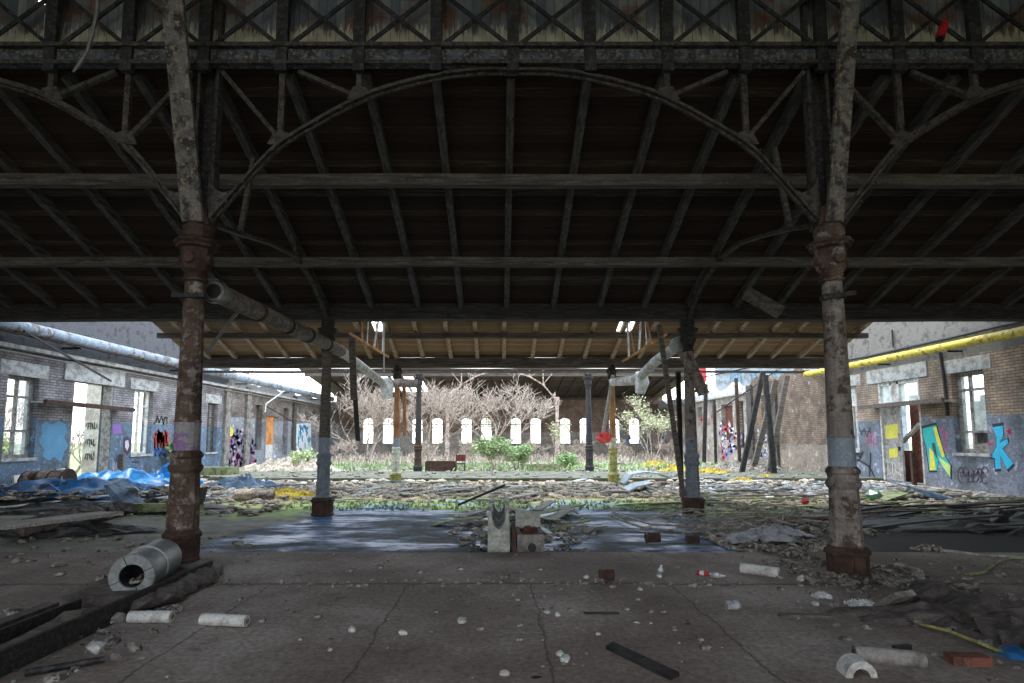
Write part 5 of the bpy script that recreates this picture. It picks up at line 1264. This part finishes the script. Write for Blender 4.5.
# half cup bottom right
g = atZ(862,678); e = thing('broken_pipe_cup', (g.x,g.y,0), 'broken pale half-round pipe shell at the bottom right', 'pipe shell'); m = MB(); n_ = 12; P = []; Q = []
for i in range(n_+1):
    t = math.pi*i/n_; P.append(V((g.x+.10*math.cos(t), g.y, .10*math.sin(t)))); Q.append(V((g.x+.055*math.cos(t), g.y, .055*math.sin(t))))
m.prism(P+Q[::-1], (.02,.14,0)); m.build('shell', 'foam', e)
g = atZ(903,662); MB().box((g.x,g.y,.06), (.13,.03,.10), .2).build('block', 'black', label='small black block leaning on the long dusty lagging at bottom right', cat='block', origin=(g.x,g.y,0))
# right rubble curb
r = random.Random(12); a, b = atZ(935,600), atZ(1075,668)
for i in range(26):
    t = i/25; q = a+(b-a)*t; s_ = .17+.05*r.random(); q += V((r.uniform(-.08,.08), r.uniform(-.05,.22), s_*.28)); MB().rock(q, s_, .7, 200+i).build('masonry_block', 'curb', label='dark rough masonry lump in the low broken wall at the right edge', cat='block', group='broken low wall on the right', origin=q)
heap('dirt_bank', (a.x+b.x)/2+.3, (a.y+b.y)/2+.3, 1.5, .45, .16, 'curb', 56, 'dusty dirt bank behind the low broken wall at the right edge', 'heap', 'stuff', sharp=.02, z=0)
g = atZ(895,612); MB().box((g.x,g.y,.10), (.26,.05,.24), .4, .9).build('concrete_shard', 'concrete', label='tilted grey concrete shard below the grey near column', cat='shard', origin=(g.x,g.y,0))
for px, py, s_, lab in ((862,606,.11,'crumpled white and blue plastic below the grey near column'),(822,598,.07,'white torn paper lump left of the concrete shard'),(803,581,.05,'small white paper scrap left of the foot of the grey column')):
    g = atZ(px,py); tarp(g.x, g.y, s_*1.1, s_*.7, .05, int(px), lab, 'white_plastic', z=.006, name='plastic_scrap', cat='scrap')
g = atZ(893,618); plank(g.x+.05, g.y, .32, .05, -.15, 'white_plastic', 'thin white strip lying right of the white and blue plastic', t=.01)
a, b = atZ(920,624,.03), atZ(1010,655,.03); MB().tube([a, a+(b-a)*.4+V((0,.03,.02)), b], .012, 6).build('bamboo_cane', 'yellow_green', label='thin yellow cane along the low broken wall at right', cat='cane')
MB().tube([tuple(atZ(x,y,.015)) for x,y in ((965,575),(985,572),(996,562),(1010,557),(1030,558))], .014, 6).build('garden_hose', 'wood_green', label='curved greenish hose on the floor near the right edge', cat='hose')
MB().tube([tuple(atZ(x,y,.015)) for x,y in ((910,548),(950,551),(990,556),(1035,558))], .02, 6).build('long_stalk', 'reed', label='long straight pale cane on the floor behind the hose, right edge', cat='stalk')
g = atZ(968,664); e = thing('orange_brick', (g.x,g.y,0), 'orange-red broken brick at the bottom right edge', 'brick'); MB().box((g.x,g.y,.03),(.24,.1,.06),-.1).build('brick', 'brick_red', e)
g = atZ(1012,658); e = thing('blue_scrap', (g.x,g.y,0), 'blue plastic scrap at the very right edge of the floor', 'scrap'); MB().rock((g.x,g.y,.03), .10, .5, 4).build('crumpled_plastic', 'tarp_dark', e)
# bottles and stumps
def bottle(px, py, L_, r_, ang, body, label, capm='blue_sheet', up=False):
    g = atZ(px,py); d_ = V((math.cos(ang),math.sin(ang),0)); e = thing('bottle', (g.x,g.y,0), label, 'bottle'); p = V((g.x,g.y,r_+.002)) - d_*L_/2
    if up: d_ = V((.25,0,1)).normalized(); p = V((g.x,g.y,.01))
    MB().tube([p, p+d_*.01, p+d_*L_*.62, p+d_*L_*.82, p+d_*L_*.9], [r_*.8,r_,r_,r_*.4,r_*.35], 14).build('body', body, e, smooth=True)
    MB().tube([p+d_*L_*.9, p+d_*L_], r_*.42, 10).build('cap', capm, e)
    MB().tube([p+d_*L_*.2, p+d_*L_*.5], r_*1.02, 14, False).build('wrapper', 'white_plastic' if body != 'white_plastic' else 'galv', e, smooth=True)
bottle(659,578,.13,.028,1.2,'white_plastic','white bottle standing askew on the slab, left of the lying bottles', 'white_plastic', True)
bottle(719,578,.16,.026,-.5,'grey_plastic','clear bottle with blue cap lying right of the red-labelled one')
bottle(704,576,.15,.026,-.4,'red','small red-labelled bottle lying left of the clear bottle','white_plastic')
g = atZ(732,610); e = thing('glass_jar', (g.x,g.y,0), 'clear jar lying on the slab right of the bottles', 'jar'); MB().tube([(g.x-.05,g.y,.04),(g.x+.05,g.y+.01,.04)], .04, 14).build('body', 'grey_plastic', e, smooth=True); MB().tube([(g.x+.05,g.y+.01,.04),(g.x+.07,g.y+.012,.04)], .036, 14).build('lid', 'galv', e)
for px, py, s_, lab in ((653,543,.10,'rusty brown cylinder stub left of the other one at the slab edge'),(693,544,.085,'dark rusty cylinder stub at the slab edge before the stalks'),(607,580,.075,'small dark brown brick stub on the slab crack')):
    g = atZ(px,py); e = thing('rusty_stub', (g.x,g.y,0), lab, 'stub'); MB().tube([(g.x-s_,g.y,s_*.75),(g.x+s_,g.y+.02,s_*.75)], s_*.7, 10).build('stub_body', 'rust', e); MB().tube([(g.x-s_*1.03,g.y,s_*.75),(g.x-s_*.9,g.y,s_*.75)], s_*.8, 10).build('rim', 'rust_column', e)
g = atZ(640,662); plank(g.x, g.y, .62, .10, -1.05, 'wood_dark', 'dark plank pointing at the viewer in the right half of the foreground', t=.025)
g = atZ(535,677); heap('black_rag', g.x, g.y, .10, .05, .035, 'black', 90, 'small black rag at the bottom edge, centre', 'rag', z=0, nx=12, ny=10)
g = atZ(806,618); plank(g.x, g.y, .42, .06, -.12, 'wood', 'brown wooden batten left of the concrete shard', t=.03)
g = atZ(70,664); a, b = atZ(25,673,.03), atZ(105,659,.03); MB().tube([a,b], .022, 8).build('steel_pipe', 'dark_iron', label='short dark pipe on the floor at the bottom left', cat='pipe')
g = atZ(566,587); plank(g.x+.2, g.y-.9, .3, .03, 0, 'wood_dark', 'thin dark stick in the middle of the concrete slab', t=.012)
# scattered stones, each one an object
r = random.Random(21)
STONES = [(352,631,.05,'white'),(403,634,.045,'white'),(460,570,.05,''),(540,570,.04,''),(505,578,.06,''),(586,578,.05,'white'),(598,635,.03,'white'),(547,613,.04,'white'),(558,616,.04,'white'),(570,611,.04,''),
      (640,590,.04,'white'),(626,610,.05,''),(650,613,.04,''),(663,613,.04,''),(300,640,.04,''),(262,622,.05,''),(330,650,.04,''),(318,618,.05,''),(436,612,.03,''),(462,622,.05,'white'),(480,630,.04,''),(565,660,.05,'white'),(560,655,.04,'white'),(504,675,.05,'white'),(520,640,.03,''),(700,640,.04,''),(706,649,.05,''),(240,600,.04,''),(560,590,.04,''),(780,590,.05,''),(845,640,.04,''),(815,605,.05,'white'),(100,580,.08,''),(60,575,.06,''),(238,545,.09,''),(248,547,.07,''),(925,550,.11,''),(936,551,.12,''),(350,572,.06,''),(380,568,.05,''),(420,573,.05,'')]
for i, (px, py, s_, c) in enumerate(STONES):
    g = atZ(px,py); MB().rock((g.x,g.y,s_*.25), s_*.9, .6, 300+i).build('stone', 'foam' if c else 'rubble', label=('small white plaster fragment lying on the bare concrete slab' if c else 'small grey-brown stone lying on the bare concrete slab'), cat='stone', group='white fragments on the slab' if c else 'grey stones on the slab', origin=(g.x,g.y,0))
rubble(-4.8,5.2,3.2,7.6,420,.008,.035,'chips',23,'fine stone chips and grit sprinkled over the concrete slab')
rubble(-4.4,4.8,5.9,6.2,260,.01,.045,'chips',24,'grit collected in the long crack across the slab')
rubble(-6.2,-2.6,3.2,5.2,240,.02,.10,'rubble',25,'loose stones along the left steel-edged channel', poly=lambda x,y: True)
rubble(-9,-3.9,6.8,9.2,160,.02,.09,'rubble',26,'stones on the slab behind the curb at left')
rubble(3.0,6.8,3.1,7.4,420,.012,.06,'rubble',27,'stones and grit over the right side of the slab')
for px, py, s_, m_, lab in ((85,632,.12,'rubble','largest broken brick at the foot of the steel-edged channel'),(100,626,.10,'foam','white rubble piece lying between channel and lagging'),(112,622,.11,'concrete','grey angular rubble piece beside the broken white lagging'),(96,652,.09,'foam','white chunk nearest the short dark pipe'),(70,628,.15,'wood','brown wooden lump on the steel edge at left')):
    g = atZ(px,py); MB().rock((g.x,g.y,s_*.3), s_, .7, int(px)).build('rubble_piece', m_, label=lab, cat='rubble', origin=(g.x,g.y,0))
